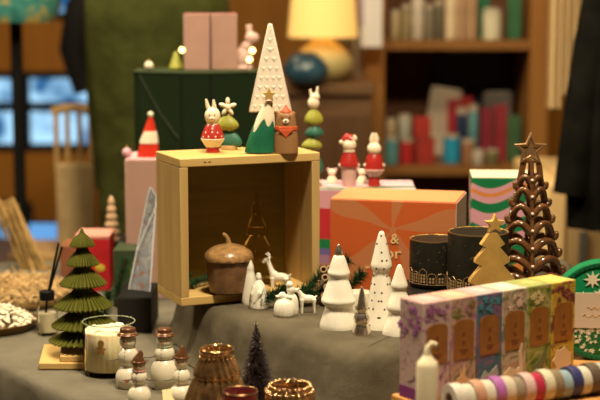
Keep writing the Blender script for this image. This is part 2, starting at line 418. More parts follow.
# ------------------------------------------------------------------ white ceramic trees
def tree(name,cx,vf,pts,zp,label,mt,group=None,sm=2,seg=40,cat='ornament'):
    c,r=base_at(cx,vf,pts[0][1],zp)
    t_=thing(name,c,label,cat,group=group)
    pr=prof_px(cx,c.y,zp,pts); pr[0]=(pr[0][0],0)
    return t_,c,pr
G='white and silver ceramic trees on the grey cloth'
t1,c1,pr=tree('ceramic_tree',339,331,[(331,19),(327,19),(318,16.5),(308,13),(306,17),(303,17.8),(299,16),(288,12.5),(279,9),(277,11),(274.5,11.5),(271,10),(262,7.5),(257,5.5),(255.5,4),(254,1)],RZ,'largest white ceramic tree, three soft tiers with a silver tip',ceramic,G)
MB().lathe(smoothp(pr,2),48,mod=lambda a_,z,i,k:1+.02*math.sin(3*a_+z*90)).build('tree_body',ceramic,t1,ang=70)
zt1=pr[-1][1]
k=S(c1.y)
MB().lathe(smoothp([(.6*k,zt1-.001),(4.6*k,zt1-.0004),(4.4*k,zt1+.003),(2.6*k,zt1+.008),(1.0*k,zt1+.0125),(.3*k,zt1+.013)],1),20).build('silver_tip',silver,t1)
t2,c2,pr=tree('ceramic_tree',382,331,[(331,20),(327,19.5),(318,17),(300,13),(280,9.3),(273,8),(270.5,10.3),(267,11),(262,9.8),(245,6),(235,3.6),(232,2.2),(231,.5)],RZ,'tall slim white ceramic tree peppered with small dark dots',ceramicg,G)
MB().lathe(smoothp(pr,2),48).build('tree_body',ceramicg,t2,ang=70)
def rad_at(pr,z):
    for (ra,za),(rb,zb) in zip(pr,pr[1:]):
        if min(za,zb)<=z<=max(za,zb) and abs(zb-za)>1e-6: return ra+(rb-ra)*(z-za)/(zb-za)
    return pr[-1][0]
sp2=smoothp(pr,2); dm=MB(); rows=12
for i in range(rows):
    z=.006+ (pr[-1][1]-.012)*i/(rows-1); r=rad_at(sp2,z); n=max(3,int(2*PI*r/.0115))
    for j in range(n):
        a_=2*PI*j/n+i*1.3+.35+.35*math.sin(i*5+j*3); 
        M=Matrix.Translation((r*math.cos(a_),r*math.sin(a_),z))@Matrix.Rotation(a_,4,'Z')@Matrix.Rotation(PI/2,4,'Y')
        dm.lathe([(.0014,-.0006),(.0014,.0003),(.0008,.0005)],8,M=M)
dm.build('dark_dots',mat('dark dot',(.06,.045,.03),.4),t2)
t3,c3,pr=tree('ceramic_tree',400,337,[(337,17),(333,16.5),(325,14),(314,10),(312,12.5),(309,13),(304,11.5),(291,6.5),(289,8.5),(286,8.6),(282,7.3),(272,4.3),(266,2.4),(264.5,.5)],RZ,'small plain white ceramic tree half hidden behind the tea boxes',ceramicg,G)
MB().lathe(smoothp(pr,2),40).build('tree_body',ceramicg,t3,ang=70)
t4,c4,pr=tree('ceramic_tree',362,336.5,[(336.5,9.6),(333,9.3),(328,8),(324.5,6.4),(323.5,8.2),(320,8.6),(316,7),(312.5,5),(311.5,6.5),(308.5,6.6),(303,5),(296,3.4),(289,1.6),(287,.5)],RZ,'tiny shiny silver ceramic tree in front of the white trees',silver,G)
MB().lathe(smoothp(pr,2),36,mod=lambda a_,z,i,k:1+.05*math.sin(5*a_)).build('tree_body',silver,t4,ang=70)
c,r=base_at(359,322,12,RZ)
hb=thing('ceramic_holder',(c.x+.002,c.y+.022,RZ),'plain white ceramic tealight cup glimpsed between the big white tree and the dotted tree','cup')
k=S(c.y)
MB().lathe(smoothp([(9*k,0),(12*k,.001),(13*k,.014),(12.5*k,.034),(11.5*k,.035),(11*k,.012),(2*k,.010)],1),32).build('cup_wall',ceramicg,hb)

# ------------------------------------------------------------------ white figurines (remeshed single bodies)
GF='white nativity style ceramic figurines in front of the pine box'
def fig(name,cx,vf,hw,label,cat='figurine'):
    c,r=base_at(cx,vf,hw,RZ); return thing(name,c,label,cat,group=GF),c,S(c.y)
# tall pointed robe figure
f,c,k=fig('ceramic_figure',250,305,7,'tallest white ceramic figure with pointed hood, leftmost of the group')
pr=prof_px(250,c.y,RZ,[(305,8),(302,8.4),(290,7.2),(278,5.5),(272,3.8),(269,4.0),(266,3.4),(261,1.7),(258,.4)]); pr[0]=(pr[0][0],0)
MB().lathe(smoothp(pr,2),32,mod=lambda a_,z,i,kk:1+.04*math.sin(4*a_)).build('robed_body',ceramic,f,ang=80)
f,c,k=fig('ceramic_figure',258.5,310,9,'white ceramic robed figure with small round head, in front of the hooded one')
m=MB(); H_=P(258.5,274,c.y).z-RZ
m.lathe(smoothp([(9.5*k,0),(10*k,.003),(9.2*k,.018),(7*k,.032),(3.4*k,.040),(2.4*k,.042)],2),28)
m.ell((0,0,H_-.005),(.0046,.0046,.0052),14); m.lathe([(.0038,H_-.002),(.003,H_+.001),(.0005,H_+.002)],12)
m.tube([(.006,-.008,.032),(.002,-.0115,.024),(-.006,-.012,.010)],[.002,.004,.0015],10); m.tube([(-.006,-.007,.033),(-.009,-.008,.022),(-.01,-.008,.012)],[.002,.0035,.0015],10)
m.build('robed_body',ceramic,f,remesh=.0008)
# couple with ribbed skirt
f,c,k=fig('ceramic_figure',284.5,318,10,'pair of small white ceramic figures in ribbed skirts leaning together')
m=MB(); z_=lambda v:P(284,v,c.y).z-RZ
m.lathe(smoothp([(9.5*k,0),(10.5*k,.003),(10.8*k,.011),(9*k,.020),(5*k,.0255),(.5*k,.027)],2),48,mod=lambda a_,z,i,kk:1+.05*abs(math.sin(7*a_)))
m.lathe(smoothp([(7*k,0),(8*k,.003),(8*k,.018),(6*k,.028),(.5*k,.033)],2),30,c=(.0085,.006,0))
m.ell((-.003,-.001,.0285),.0058,14); m.ell((.0085,.004,.036),.0062,14); m.ell((.007,.003,.0435),.0052,14); m.ell((-.009,-.002,.028),(.004,.003,.002),10); m.tube([(.002,-.005,.028),(.01,-.004,.026)],[.003,.002],8)
m.build('figure_body',ceramic,f,remesh=.0008)
def deer(f,k,scale,look,up,antl):
    m=MB(); s=scale
    m.ell((0,0,.026*s),(.014*s,.0065*s,.0072*s),18); m.ell((-.009*s*look,0,.028*s),(.007*s,.006*s,.008*s),16)
    for x in(-.0105,.0105):
        for y in(-.0035,.0035):
            m.tube([(x*s,y*s,.026*s),(x*s*1.02,y*s,.012*s),(x*s*1.05,y*s,0)],[.0040*s,.0022*s,.0021*s],10)
    hx=-.018*s*look
    m.tube([(-.010*s*look,0,.029*s),(-.015*s*look,0,.039*s),(hx,0,.048*s*up)],[.0055*s,.0038*s,.0032*s],12)
    m.ell((hx-.002*s*look,0,.050*s*up),(.0056*s,.0034*s,.0036*s),14,rot=Euler((0,.3*look,0)))
    m.tube([(hx-.003*s*look,0,.049*s*up),(hx-.009*s*look,0,.047*s*up)],[.0028*s,.0018*s],10)
    m.tube([(.013*s*look,0,.029*s),(.0165*s*look,0,.032*s)],[.002*s,.001*s],8)
    for y in(-1,1):
        m.tube([(hx,y*.002*s,.052*s*up),(hx+.003*s*look,y*.0055*s,.055*s*up)],[.0015*s,.0008*s],8)
        if antl: m.tube([(hx,y*.0015*s,.053*s*up),(hx+.001*s,y*.004*s,.0585*s*up),(hx-.003*s*look,y*.0055*s,.061*s*up)],[.0012*s]*3,8)
    return m
f,c,k=fig('ceramic_deer',280,300,9,'larger white ceramic deer standing with head raised, behind the small figures')
c.y+=.022; f.location=c
deer(f,k,1.02,1,1.0,True).build('deer_body',ceramic,f,remesh=.0007)
f.rotation_euler.z=math.radians(-16)
f,c,k=fig('ceramic_deer',308,315,7,'small white ceramic deer with lowered head, right end of the figurine group')
deer(f,k,.80,1,.84,False).build('deer_body',ceramic,f,remesh=.0007)
f.rotation_euler.z=math.radians(8)

# ------------------------------------------------------------------ figures on top of the pine box
# bunny in red sweater
def onbox(cx,vf,hw):
    return base_at(cx,vf,hw,BZ+.0)
BZ=RZ+H
c,r=base_at(212.5,153,6,BZ)
bn=thing('rabbit_figurine',c,'white rabbit in a red dotted sweater, leftmost on top of the pine box','figurine')
Y=c.y;k=S(Y)
def zz(v,cx=212): return P(cx,v,Y).z-BZ
MB().lathe(smoothp([(6*k,0),(6.8*k,.0006),(6.6*k,zz(147)),(6*k,zz(146.5))],0),32).build('foot',red,bn)
MB().lathe(smoothp([(6.2*k,zz(147)),(7.5*k,zz(146)),(12*k,zz(139)),(11.6*k,zz(138))],1),32).build('skirt',cream,bn)
sw=MB().lathe(smoothp([(11.5*k,zz(138.4)),(11.6*k,zz(137)),(9.6*k,zz(131)),(7.2*k,zz(125.5)),(6*k,zz(124))],1),32).build('sweater',red,bn)
dd=MB()
for i,(a0,vv) in enumerate([(-1.9,136),(-1.25,136),(-1.57,131.5),(-2.3,132),(-1.0,132),(-.6,136),(-2.5,136.5),(-1.57,128)]):
    rr=[10.8,10.8,9.3,9.5,9.5,10.8,10.8,8][i]*k; dd.ell((rr*math.cos(a0),rr*math.sin(a0),zz(vv)),(.0014,.0014,.0018),8)
dd.build('white_dots',cream,sw)
hd=MB(); hd.ell((0,0,zz(116)),(7.8*k,7.6*k,9*k),24); hd.ell((0,0,zz(124.5)),(6*k,6*k,2.2*k),16)
hd.ell((0,-7*k,zz(118)),(2.6*k,2*k,1.8*k),12)
hd.build('head',cream,bn)
for s_,tip in((-1,(-6.4,101)),(1,(-1.0+2.0,101.5))):
    x0=-3.4 if s_<0 else 2.2
    MB().tube([(x0*k,0,zz(110)),((x0+tip[0])/2*k,0,zz(105.5)),(tip[0]*k,0,zz(tip[1]-2))],[2.3*k,2.2*k,1.0*k],12).build('ear',cream,bn)
fc=MB()
for sx in(-1,1): fc.ell((sx*2.6*k,-7.0*k,zz(114.5)),(.7*k,.5*k,.8*k),8)
fc.ell((0,-8.9*k,zz(118)),(.9*k,.4*k,.6*k),8); fc.build('eyes_and_nose',dark,bn)

# stacked leaf tree figure builder (blurred ones)
lime=mat('olive green paint',(.30,.30,.04),.5,var=.15); teal=mat('dark teal paint',(.03,.13,.09),.5,var=.2)
def leaf_tree(cx,vf,zp,Yd,label,tiers,top,flip=1):
    p=Vector((P(cx,vf,Yd).x,Yd,zp)); t_=thing('stacked_tree_figurine',p,label,'figurine'); k=S(Yd)
    def z_(v): return P(cx,v,Yd).z-zp
    MB().lathe([(8*k,0),(8.5*k,.002),(8*k,.006),(2*k,.007)],24).build('base',mat('light wood',(.5,.33,.15),.5),t_)
    MB().lathe([(1.6*k,.006),(1.6*k,z_(top+16))],10).build('trunk',MATS['light wood'],t_)
    for i,(v0,v1,hw,off,mm) in enumerate(tiers):
        m=MB(); z0,z1=z_(v0),z_(v1)
        m.lathe(smoothp([(hw*.5*k,z0),(hw*k,z0+(z1-z0)*.25),(hw*.85*k,z0+(z1-z0)*.6),(hw*.3*k,z1)],1),20,c=(off*k,0,0),mod=lambda a_,z,i_,kk:1+.12*math.sin(3*a_+v0),sq=(1,.6))
        m.build('tier',mm,t_)
    return t_,k,z_
t_,k,z_=leaf_tree(229,152,BZ,2.225,'blurred lime and teal tree figurine with a cream top just behind the red rabbit',[(148,131,11.5,2,teal),(130,116,12.5,-1,lime)],98)
m=MB()
for a_ in range(5): 
    an=a_*2*PI/5+.3; m.ell((5*k*math.cos(an)-1*k,0,z_(107)+5.5*k*math.sin(an)),(4.2*k,3*k,2.2*k),10,rot=Euler((0,-an,0)))
m.ell((-k,-.001,z_(107)),(3.5*k,3*k,3.5*k),12); m.build('cream_flower_top',cream,t_)
# rabbit topped tree to the right behind the box -> stands on the pink box (placed later)

# white quilted tree
Yt=2.215
p=Vector((P(270.5,148,Yt).x,Yt,BZ))
qt=thing('white_cone_tree',p,'tall white triangular tree with quilted texture, tallest thing on the pine box','ornament')
k=S(Yt)
def z_(v): return P(270,v,Yt).z-BZ
m=MB(); hw=21.5*k; zb=z_(112); ztp=z_(24)
out=[(-hw,zb),(hw,zb),(hw*.1,ztp),(0,ztp+.001),(-hw*.1,ztp)]
m.prism(out,-.006,.006)
wm=mat('white felt',(.78,.70,.58),.75,bump=.15,bscale=150)
m.build('tree_panel',wm,qt,bev=.002)
qm=MB(); rows=9
for i in range(rows):
    z0=zb+(ztp-zb)*i/rows*.97+.0035; w=hw*(1-(z0+.006-zb)/(ztp-zb))*.90; n=max(1,int(w*2/.0085)); 
    for j in range(n):
        x=(-w+ (2*w)*(j+.5)/n); ww=w/n*.92
        for sgn in(-1,1): qm.add([(x-ww,sgn*.0060,z0+.0085),(x+ww,sgn*.0060,z0+.0085),(x,sgn*.0060,z0-.0005),(x,sgn*.0073,z0+.0045)],[(0,1,3),(1,2,3),(2,0,3)])
qm.build('quilted_relief',wm,qt,smooth=False)
st=MB()
for j in range(9):
    zq=zb+(ztp-zb)*(.22+.02*(j%2))
st=None
MB().lathe([(4*k,0),(4.5*k,.001),(3.2*k,zb*.5),(3*k,zb)],16).build('trunk',MATS['light wood'],qt)

# green mountain cone with snow and gold star
c,r=base_at(261,153,15,BZ); c.y=min(c.y,2.19); Yc=2.172
c=Vector((P(261,152,Yc).x,Yc,BZ)); k=S(Yc)
gc=thing('mountain_tree',c,'dark green leaning cone with white snow cap and gold star on the pine box','ornament')
def z_(v): return P(261,v,Yc).z-BZ
# leaning cone: rings with shifting centres
def ringcone(m,ringlist,n=28,sq=.6):
    vs=[];fs=[]
    for (x0,x1,z0) in ringlist:
        cx_=(x0+x1)/2; rr=(x1-x0)/2
        for q in range(n):
            a_=2*PI*q/n; vs.append((cx_+rr*math.cos(a_),rr*math.sin(a_)*sq,z0))
    for i in range(len(ringlist)-1):
        for q in range(n): q2=(q+1)%n; fs.append((i*n+q,i*n+q2,(i+1)*n+q2,(i+1)*n+q))
    fs.append(tuple(range(n))); fs.append(tuple((len(ringlist)-1)*n+q for q in range(n)))
    m.add(vs,fs)
prf=[(152,244.5,274.5),(145,246,274.5),(135,249.5,275),(125,253.5,274.5),(115,258.5,274),(107,262.5,273),(101,265.5,272)]
def ringl(sc,sub): return [((x0-261)*k*sc-(0),(x1-261)*k*sc,z_(v) if i else .0002) for i,(v,x0,x1) in sub]
m=MB(); ringcone(m,[((x0-261)*k,(x1-261)*k,max(.0002,z_(v))) for v,x0,x1 in prf]); m.build('green_cone',green,gc,ang=60)
# snow cap: shell with drips
n=40; vs=[];fs=[]
tops=[(100,266,271.5),(104,263.5,273),(110,260.6,274),(116,257.6,274.6),(122,254.6,275)]
def ringx(v):
    for (va,a0,a1),(vb,b0,b1) in zip(prf,prf[1:]):
        if vb<=v<=va: t_=(va-v)/(va-vb); return a0+(b0-a0)*t_,a1+(b1-a1)*t_
    return prf[-1][1],prf[-1][2]
for i in range(9):
    for q in range(n):
        a_=2*PI*q/n; low=124+5*math.sin(5*a_+1.0)+3*math.sin(3*a_+2.2); v=100.5+(low-100.5)*i/8
        x0,x1=ringx(v); cx_=(x0+x1)/2-261; rr=((x1-x0)/2+.55)
        if i==8: rr-=.6
        vs.append((cx_*k+rr*k*math.cos(a_),rr*k*math.sin(a_)*.62-.0000,z_(v)))
for i in range(8):
    for q in range(n): q2=(q+1)%n; fs.append((i*n+q,i*n+q2,(i+1)*n+q2,(i+1)*n+q))
fs.append(tuple(range(n)))
MB().add(vs,fs).build('snow_cap',cream,gc,ang=70)
MB().prism(star(7.2*k,3.4*k,cx=(269.3-261)*k,cz=z_(94.5)),-.010,-.004).build('gold_star',golds,gc,bev=.0005)

# bear
c=Vector((P(286,151,2.172).x,2.172,BZ)); Y=2.172;k=S(Y)
be=thing('bear_figurine',c,'brown wooden bear with red hat and red scarf on the pine box, right end','figurine')
def z_(v): return P(286,v,Y).z-BZ
bw=mat('bear brown',(.30,.15,.06),.45,var=.1)
m=MB(); m.lathe(smoothp([(11.5*k,0),(12.2*k,.0006),(12.2*k,z_(140)),(10.8*k,z_(128)),(9.6*k,z_(118)),(8*k,z_(113)),(1*k,z_(111))],2),32,sq=(1,.75))
m.build('body',bw,be,ang=70)
for s_ in(-1,1): MB().ell((s_*7.3*k,0,z_(114)),(2.4*k,1.5*k,2.6*k),12).build('ear',bw,be)
MB().lathe([(9.6*k,z_(131)),(11.6*k,z_(129.5)),(11.4*k,z_(126.5)),(9.4*k,z_(125.5))],32,sq=(1,.78)).build('scarf',mat('orange red paint',(.55,.09,.03),.5),be)
MB().prism([(-7*k,z_(129)),(0,z_(137)),(7*k,z_(129))],-9.4*k,-8.2*k).build('scarf_tip',MATS['orange red paint'],be,bev=.0004)
MB().lathe(smoothp([(5.5*k,z_(112.5)),(5*k,z_(111)),(1.5*k,z_(107)),(.4*k,z_(104.5))],1),18).build('hat',MATS['orange red paint'],be)
sn=MB().ell((0,-7.6*k,z_(121)),(3.2*k,1.8*k,2.7*k),14).build('snout',cream,be)
m=MB(); m.ell((0,-9.5*k,z_(120)),(1.1*k,.6*k,.8*k),8)
for s_ in(-1,1): m.ell((s_*3.8*k,-6.6*k,z_(117)),(.7*k,.6*k,.8*k),8)
m.build('eyes_and_nose',dark,be)

# ------------------------------------------------------------------ orange gift box
def pattern_mat(name,base,light,cx,cz,n=5,swirl=14,thr=0.15,wob=.35):
    m=bpy.data.materials.new(name); m.use_nodes=True; nt=m.node_tree; b=nt.nodes['Principled BSDF']; L=nt.links.new
    b.inputs['Roughness'].default_value=.55
    tc=nt.nodes.new('ShaderNodeTexCoord'); sx=nt.nodes.new('ShaderNodeSeparateXYZ'); L(tc.outputs['Object'],sx.inputs[0])
    def M(op,a_,b_=None,c_=None):
        q=nt.nodes.new('ShaderNodeMath'); q.operation=op
        for i,v in enumerate((a_,b_,c_)):
            if v is None: continue
            if isinstance(v,(int,float)): q.inputs[i].default_value=v
            else: L(v,q.inputs[i])
        return q.outputs[0]
    x=M('SUBTRACT',sx.outputs['X'],cx); z=M('SUBTRACT',sx.outputs['Z'],cz)
    r=M('SQRT',M('ADD',M('MULTIPLY',x,x),M('MULTIPLY',z,z)))
    a_=M('ARCTAN2',z,x)
    w=M('SINE',M('MULTIPLY',r,55)); ph=M('ADD',M('MULTIPLY',a_,n),M('ADD',M('MULTIPLY',r,swirl),M('MULTIPLY',w,wob)))
    s_=M('SINE',ph); g=M('GREATER_THAN',s_,thr)
    inner=M('LESS_THAN',r,.005); g=M('MAXIMUM',g,inner)
    mix=nt.nodes.new('ShaderNodeMix'); mix.data_type='RGBA'; L(g,mix.inputs[0]); mix.inputs[6].default_value=(*base,1); mix.inputs[7].default_value=(*light,1)
    L(mix.outputs[2],b.inputs['Base Color']); return m
OL=P(330,199,2.20); OR=P(456,203,2.158)
zt_=CH-.3145
oa=math.atan2(OR.y-OL.y,OR.x-OL.x); OW=(Vector((OR.x,OR.y))-Vector((OL.x,OL.y))).length; OH=OL.z-RZ; OD=.125
ob=thing('orange_gift_box',(OL.x,OL.y,RZ),'large orange gift box with swirling petal pattern and gold lettering','box',oa)
orm=pattern_mat('orange petal print',(.52,.095,.016),(.48,.165,.06),(394-330)*S(2.19),OH-.0425,5,12,.5)
MB().box((OW/2,OD/2,OH/2),(OW,OD,OH)).build('carton',orm,ob,bev=.001)
otop=MB().box((OW/2,OD/2,OH+.0005),(OW-.002,OD-.002,.001)).build('lid_panel',mat('orange lid card',(.66,.27,.12),.55,var=.05,scale=12),ob)
MB().box((OW+.0005,OD/2,OH/2),(.001,OD-.003,OH-.002)).build('side_panel',mat('cream side card',(.55,.42,.32),.6,var=.06,scale=15),ob)
lg=mat('gold foil lettering',(.85,.64,.32),.5,.2)
def onfront(u,v): return ((u-330)*S(2.187),-.0008,OH-(v-199.5)*S(2.187))
text('&',.021,lg,ob,onfront(396,238),(PI/2,0,0))
text('oor',.024,lg,ob,onfront(389,252.5),(PI/2,0,0),sx=1.15)
text('W',.007,lg,ob,onfront(369,268),(PI/2,0,0)); text('N',.007,lg,ob,onfront(404,269),(PI/2,0,0))

# ------------------------------------------------------------------ wavy patterned boxes
def wavebands(name,bands,axis='Z',amp=.006,freq=40,h0=0,h1=.115):
    m=bpy.data.materials.new(name); m.use_nodes=True; nt=m.node_tree; b=nt.nodes['Principled BSDF']; L=nt.links.new
    b.inputs['Roughness'].default_value=.55
    tc=nt.nodes.new('ShaderNodeTexCoord'); sx=nt.nodes.new('ShaderNodeSeparateXYZ'); L(tc.outputs['Object'],sx.inputs[0])
    def M(op,a_,b_=None):
        q=nt.nodes.new('ShaderNodeMath'); q.operation=op
        for i,v in enumerate((a_,b_)):
            if v is None: continue
            if isinstance(v,(int,float)): q.inputs[i].default_value=v
            else: L(v,q.inputs[i])
        return q.outputs[0]
    s1_=M('MULTIPLY',M('SINE',M('MULTIPLY',M('ADD',sx.outputs['X'],M('MULTIPLY',sx.outputs['Y'],.8)),freq)),amp)
    v=M('ADD',sx.outputs[axis],s1_); v=M('DIVIDE',M('SUBTRACT',v,h0),(h1-h0))
    r=nt.nodes.new('ShaderNodeValToRGB'); r.color_ramp.interpolation='CONSTANT'
    els=r.color_ramp.elements
    els[0].position=bands[0][0]; els[0].color=(*bands[0][1],1); els[1].position=bands[1][0]; els[1].color=(*bands[1][1],1)
    for p_,c_ in bands[2:]:
        e_=els.new(p_); e_.color=(*c_,1)
    L(v,r.inputs['Fac']); L(r.outputs['Color'],b.inputs['Base Color']); return m
PK=(.60,.30,.36); GR=(.0,.16,.05); RD_=(.45,.02,.03); OG=(.62,.22,.04); LV=(.62,.42,.46)
pz=P(330,190,2.375).z; ph=pz-RZ
pb=thing('striped_gift_box',(-.005,2.375,RZ),'pink, red and green striped gift box behind the orange box, with figurines on top','box',math.radians(-1))
pbW=P(415,188,2.39).x+.005
MB().box((pbW/2,.06,ph/2-.0006),(pbW,.12,ph-.0012)).build('carton',wavebands('striped carton print',[(0,(.30,.16,.25)),(.22,(.12,.10,.3)),(.30,GR),(.42,RD_),(.80,PK)],h1=ph,amp=.004,freq=25),pb,bev=.0008)
lidm=wavebands('pink lid print',[(0,LV),(.13,GR),(.27,LV),(.62,PK),(.8,LV)],axis='Y',h0=0,h1=.12,amp=.012,freq=22)
MB().box((pbW/2,.06,ph),(pbW,.12,.0012)).build('lid_panel',lidm,pb)
MB().box((pbW+.0005,.06,ph/2),(.001,.118,ph-.002)).build('side_panel',MATS['cream side card'],pb)
PTZ=RZ+ph+.0006
# right patterned box
q=P(472,178,2.32); h2=q.z-RZ
rb=thing('patterned_gift_box',(q.x,2.32,RZ),'green box with pink and orange waves standing behind the brown lattice tree','box',math.radians(-4))
MB().box((.05,.05,h2/2),(.10,.10,h2)).build('carton',wavebands('green wave print',[(0,OG),(.1,GR),(.3,PK),(.42,GR),(.56,PK),(.70,GR),(.8,PK),(.86,OG),(.90,PK),(.95,GR)],h1=h2,amp=.009,freq=55),rb,bev=.0008)
MB().box((.05,.05,h2+.0006),(.099,.099,.001)).build('lid_panel',mat('cream lid card',(.66,.58,.42),.6),rb)

# figures on the striped box
def santa_rabbit(cx,Y,label,hat,topv,side):
    p=Vector((P(cx,180,Y).x,Y,PTZ)); o=thing('rabbit_figurine',p,label,'figurine',group='red and white rabbit figurines on the striped box'); k=S(Y)
    def z_(v): return P(cx,v,Y).z-PTZ
    pk=mat('pale pink paint',(.68,.40,.36),.5)
    if not hat:
        MB().lathe([(6*k,0),(6.2*k,.0005),(5.5*k,z_(178)),(4.5*k,z_(176))],24).build('foot',red,o)
        MB().lathe([(4.5*k,z_(177)),(10.5*k,z_(169.5)),(10*k,z_(168.8))],28).build('skirt',pk,o)
    else:
        MB().lathe([(6*k,0),(6.6*k,.0005),(8.3*k,z_(165.5))],28).build('skirt',pk,o)
    MB().lathe(smoothp([(9.8*k,z_(169.5 if not hat else 166)),(10*k,z_(167 if not hat else 164)),(8.2*k,z_(158)),(6*k,z_(154 if not hat else 152.5))],1),28).build('sweater',red,o)
    hv=149 if not hat else 145
    m=MB(); m.ell((0,0,z_(hv)),(7.2*k,7*k,6.6*k),20); m.ell((0,0,z_(hv+6)),(6.2*k,6*k,2*k),14); m.build('head',cream,o)
    if hat:
        m=MB(); m.tube([(2*k,0,z_(140)),(-3*k,0,z_(137)),(-7*k,-2*k,z_(140))],[5.4*k,4*k,1.5*k],14); m.build('santa_hat',red,o)
        MB().ell((-8*k,-2.4*k,z_(142)),2.2*k,12).build('pompom',cream,o)
        MB().ell((4.5*k,0,z_(138.5)),(3.4*k,3*k,3.6*k),12).build('ear',cream,o)
    else:
        for s_ in(-1,1): MB().tube([(s_*2*k,0,z_(144)),(s_*2.3*k,0,z_(138)),(s_*1.2*k,0,z_(133))],[2.2*k,2.6*k,1.2*k],12).build('ear',cream,o)
    for s_ in(-1,1): MB().ell((s_*8.8*k,-2*k,z_(165)),(2.2*k,2*k,2*k),10).build('paw',cream,o)
santa_rabbit(349,2.42,'rabbit figurine in red hat and sweater, left of the pair on the striped box',True,0,0)
santa_rabbit(374,2.42,'rabbit figurine with upright ears, right of the pair on the striped box',False,0,0)
for i,(u,lb_) in enumerate([(332,'tiny cream mouse figurine left of the rabbit in a red hat'),(362,'tiny cream mouse figurine between the two red rabbits')]):
    p=Vector((P(u,178,2.46).x,2.455,PTZ)); o=thing('mouse_figurine',p,lb_,'figurine'); k=S(2.46)
    MB().lathe(smoothp([(5*k,0),(5.5*k,.001),(4.5*k,.009),(2*k,.013)],1),20).build('body',cream,o)
    MB().ell((0,0,.0175),4*k,14).build('head',cream,o)
    for s_ in(-1,1): MB().ell((s_*3.5*k,0,.022),(2*k,1*k,2*k),10).build('ear',mat('pale pink paint',(.68,.40,.36),.5),o)
# rabbit on stacked tree
t_,k,z_=leaf_tree(313.5,178,PTZ,2.42,'olive and teal leaf tiers topped by a cream rabbit, right of the pine box',[(176,152,10,0,teal),(150,138,10.5,-1,lime),(138,125,9.5,1,teal),(126,109,9.5,0,lime)],100)
m=MB(); m.ell((0,0,z_(103)),(6*k,5*k,6.5*k),14); m.ell((1.5*k,0,z_(97)),(5*k,4*k,4*k),14)
m.tube([(-2*k,0,z_(97)),(-3.5*k,0,z_(89))],[2*k,1.2*k],8); m.tube([(3*k,0,z_(95)),(4*k,0,z_(86.5))],[2*k,1.2*k],8)
m.build('cream_rabbit',cream,t_,remesh=.001)

# ------------------------------------------------------------------ votives on a slab
slab=MB().box((.211,2.088,RZ+.0145),(.122,.135,.028)).build('display_block',mat('black lacquer',(.010,.009,.008),.4,spec=.2),bev=.002)
tag(slab,'low black block lifting the two black candle holders','block')
VZ=RZ+.0285
def votive(cx,Y,hw,vrim,label):
    k=S(Y); p=Vector((P(cx,250,Y).x,Y,VZ)); o=thing('candle_holder',p,label,'candle holder',group='black glass candle holders with gold houses')
    r=hw*k; Hh=P(cx,vrim,Y).z-VZ
    MB().lathe([(r*.92,0),(r*.97,.002),(r,.006),(r,Hh-.0006),(r-.0003,Hh)],64).build('glass_wall',blackm,o)
    # hollow inner liner
    MB().lathe([(r-.0004,Hh+.0001),(r-.0012,Hh+.0008),(r-.0022,Hh+.0002),(r-.0026,.006),(.001,.0055)],64,cap=False).build('gold_lining',mat('mottled gold lining',(.42,.26,.07),.45,.3,var=.6,scale=160),o)
    MB().lathe([(r+.00005,Hh-.0008),(r+.0003,Hh-.0002),(r+.0001,Hh+.0008),(r-.001,Hh+.0010)],64,cap=False).build('gold_rim',mat('dull gold rim',(.45,.30,.15),.3,.9),o)
    art=MB(); rr=r+.0002
    def S3(sx,z): a_=-PI/2+sx/r; return (rr*math.cos(a_),rr*math.sin(a_),z)
    def line(pts,w=.00032): art.tube([S3(*q) for q in pts],w,5)
    n=int(2*PI*r/.0125); wd=2*PI*r/n
    for i in range(n):
        x=i*wd; hgt=[.021,.024,.0225,.026][i%4]; z0=.008; a0,a1=x+.0008,x+wd-.0008; mid=(a0+a1)/2
        if i%2: line([(a0,z0),(a0,hgt),(mid-.002,hgt+.003),(mid,hgt+.0042),(mid+.002,hgt+.003),(a1,hgt),(a1,z0)])
        else: line([(a0,z0),(a0,hgt-.001),(a0+.0015,hgt+.0015),(mid,hgt+.0028),(a1-.0015,hgt+.0015),(a1,hgt-.001),(a1,z0)])
        for wx in(-.0022,.0022):
            for wz in(z0+.002,z0+.0065,z0+.011):
                if wz+.003<hgt:
                    art.add([S3(mid+wx-.0014,wz),S3(mid+wx+.0014,wz),S3(mid+wx+.0014,wz+.0032),S3(mid+wx-.0014,wz+.0032)],[(0,1,2,3)])
    line([(i*wd/2,.0075) for i in range(2*n+1)])
    rnd=random.Random(int(hw))
    for _ in range(70):
        x=rnd.uniform(0,2*PI*r); z=rnd.uniform(.032,Hh-.006); s_=.0006
        art.add([S3(x-s_,z),S3(x,z-s_),S3(x+s_,z),S3(x,z+s_)],[(0,1,2,3)])
    art.build('gold_house_drawing',gold,o,smooth=False,fix=False)
    return o
votive(434.5,2.11,25,238.5,'smaller black glass candle holder with gold houses, in front of the orange box')
votive(478,2.058,30.5,231.5,'larger black glass candle holder with gold houses, behind the flat gold tree')

# ------------------------------------------------------------------ flat gold tree
Y=1.975; p=Vector((P(491,300,Y).x,Y,RZ)); k=S(Y)
gt=thing('gold_flat_tree',p,'flat satin gold tree cut-out with star top behind the tea boxes','ornament')
def z_(v): return P(491,v,Y).z-RZ
L_=[(491,213)]
lft=[(-13,z_(326)),(-34,z_(322)),(-34,z_(318)),(-20,z_(303)),(-28,z_(301)),(-28,z_(297)),(-16.5,z_(284)),(-23.5,z_(281.5)),(-23,z_(278)),(-11.5,z_(265)),(-18,z_(262)),(-17.5,z_(258)),(-7.5,z_(247)),(-12.5,z_(244)),(-4.5,z_(233))]
rgt=[(-x,zz_) for x,zz_ in reversed(lft)]
o_=[( x*k,zz_) for x,zz_ in lft]+[(x*k,zz_) for x,zz_ in rgt]
m=MB(); m.prism([(x,max(z,.0)) for x,z in [(-13*k,0)]+o_+[(13*k,0)]][0:],-.005,.005)
m.build('tree_plate',golds,gt,bev=.0012)
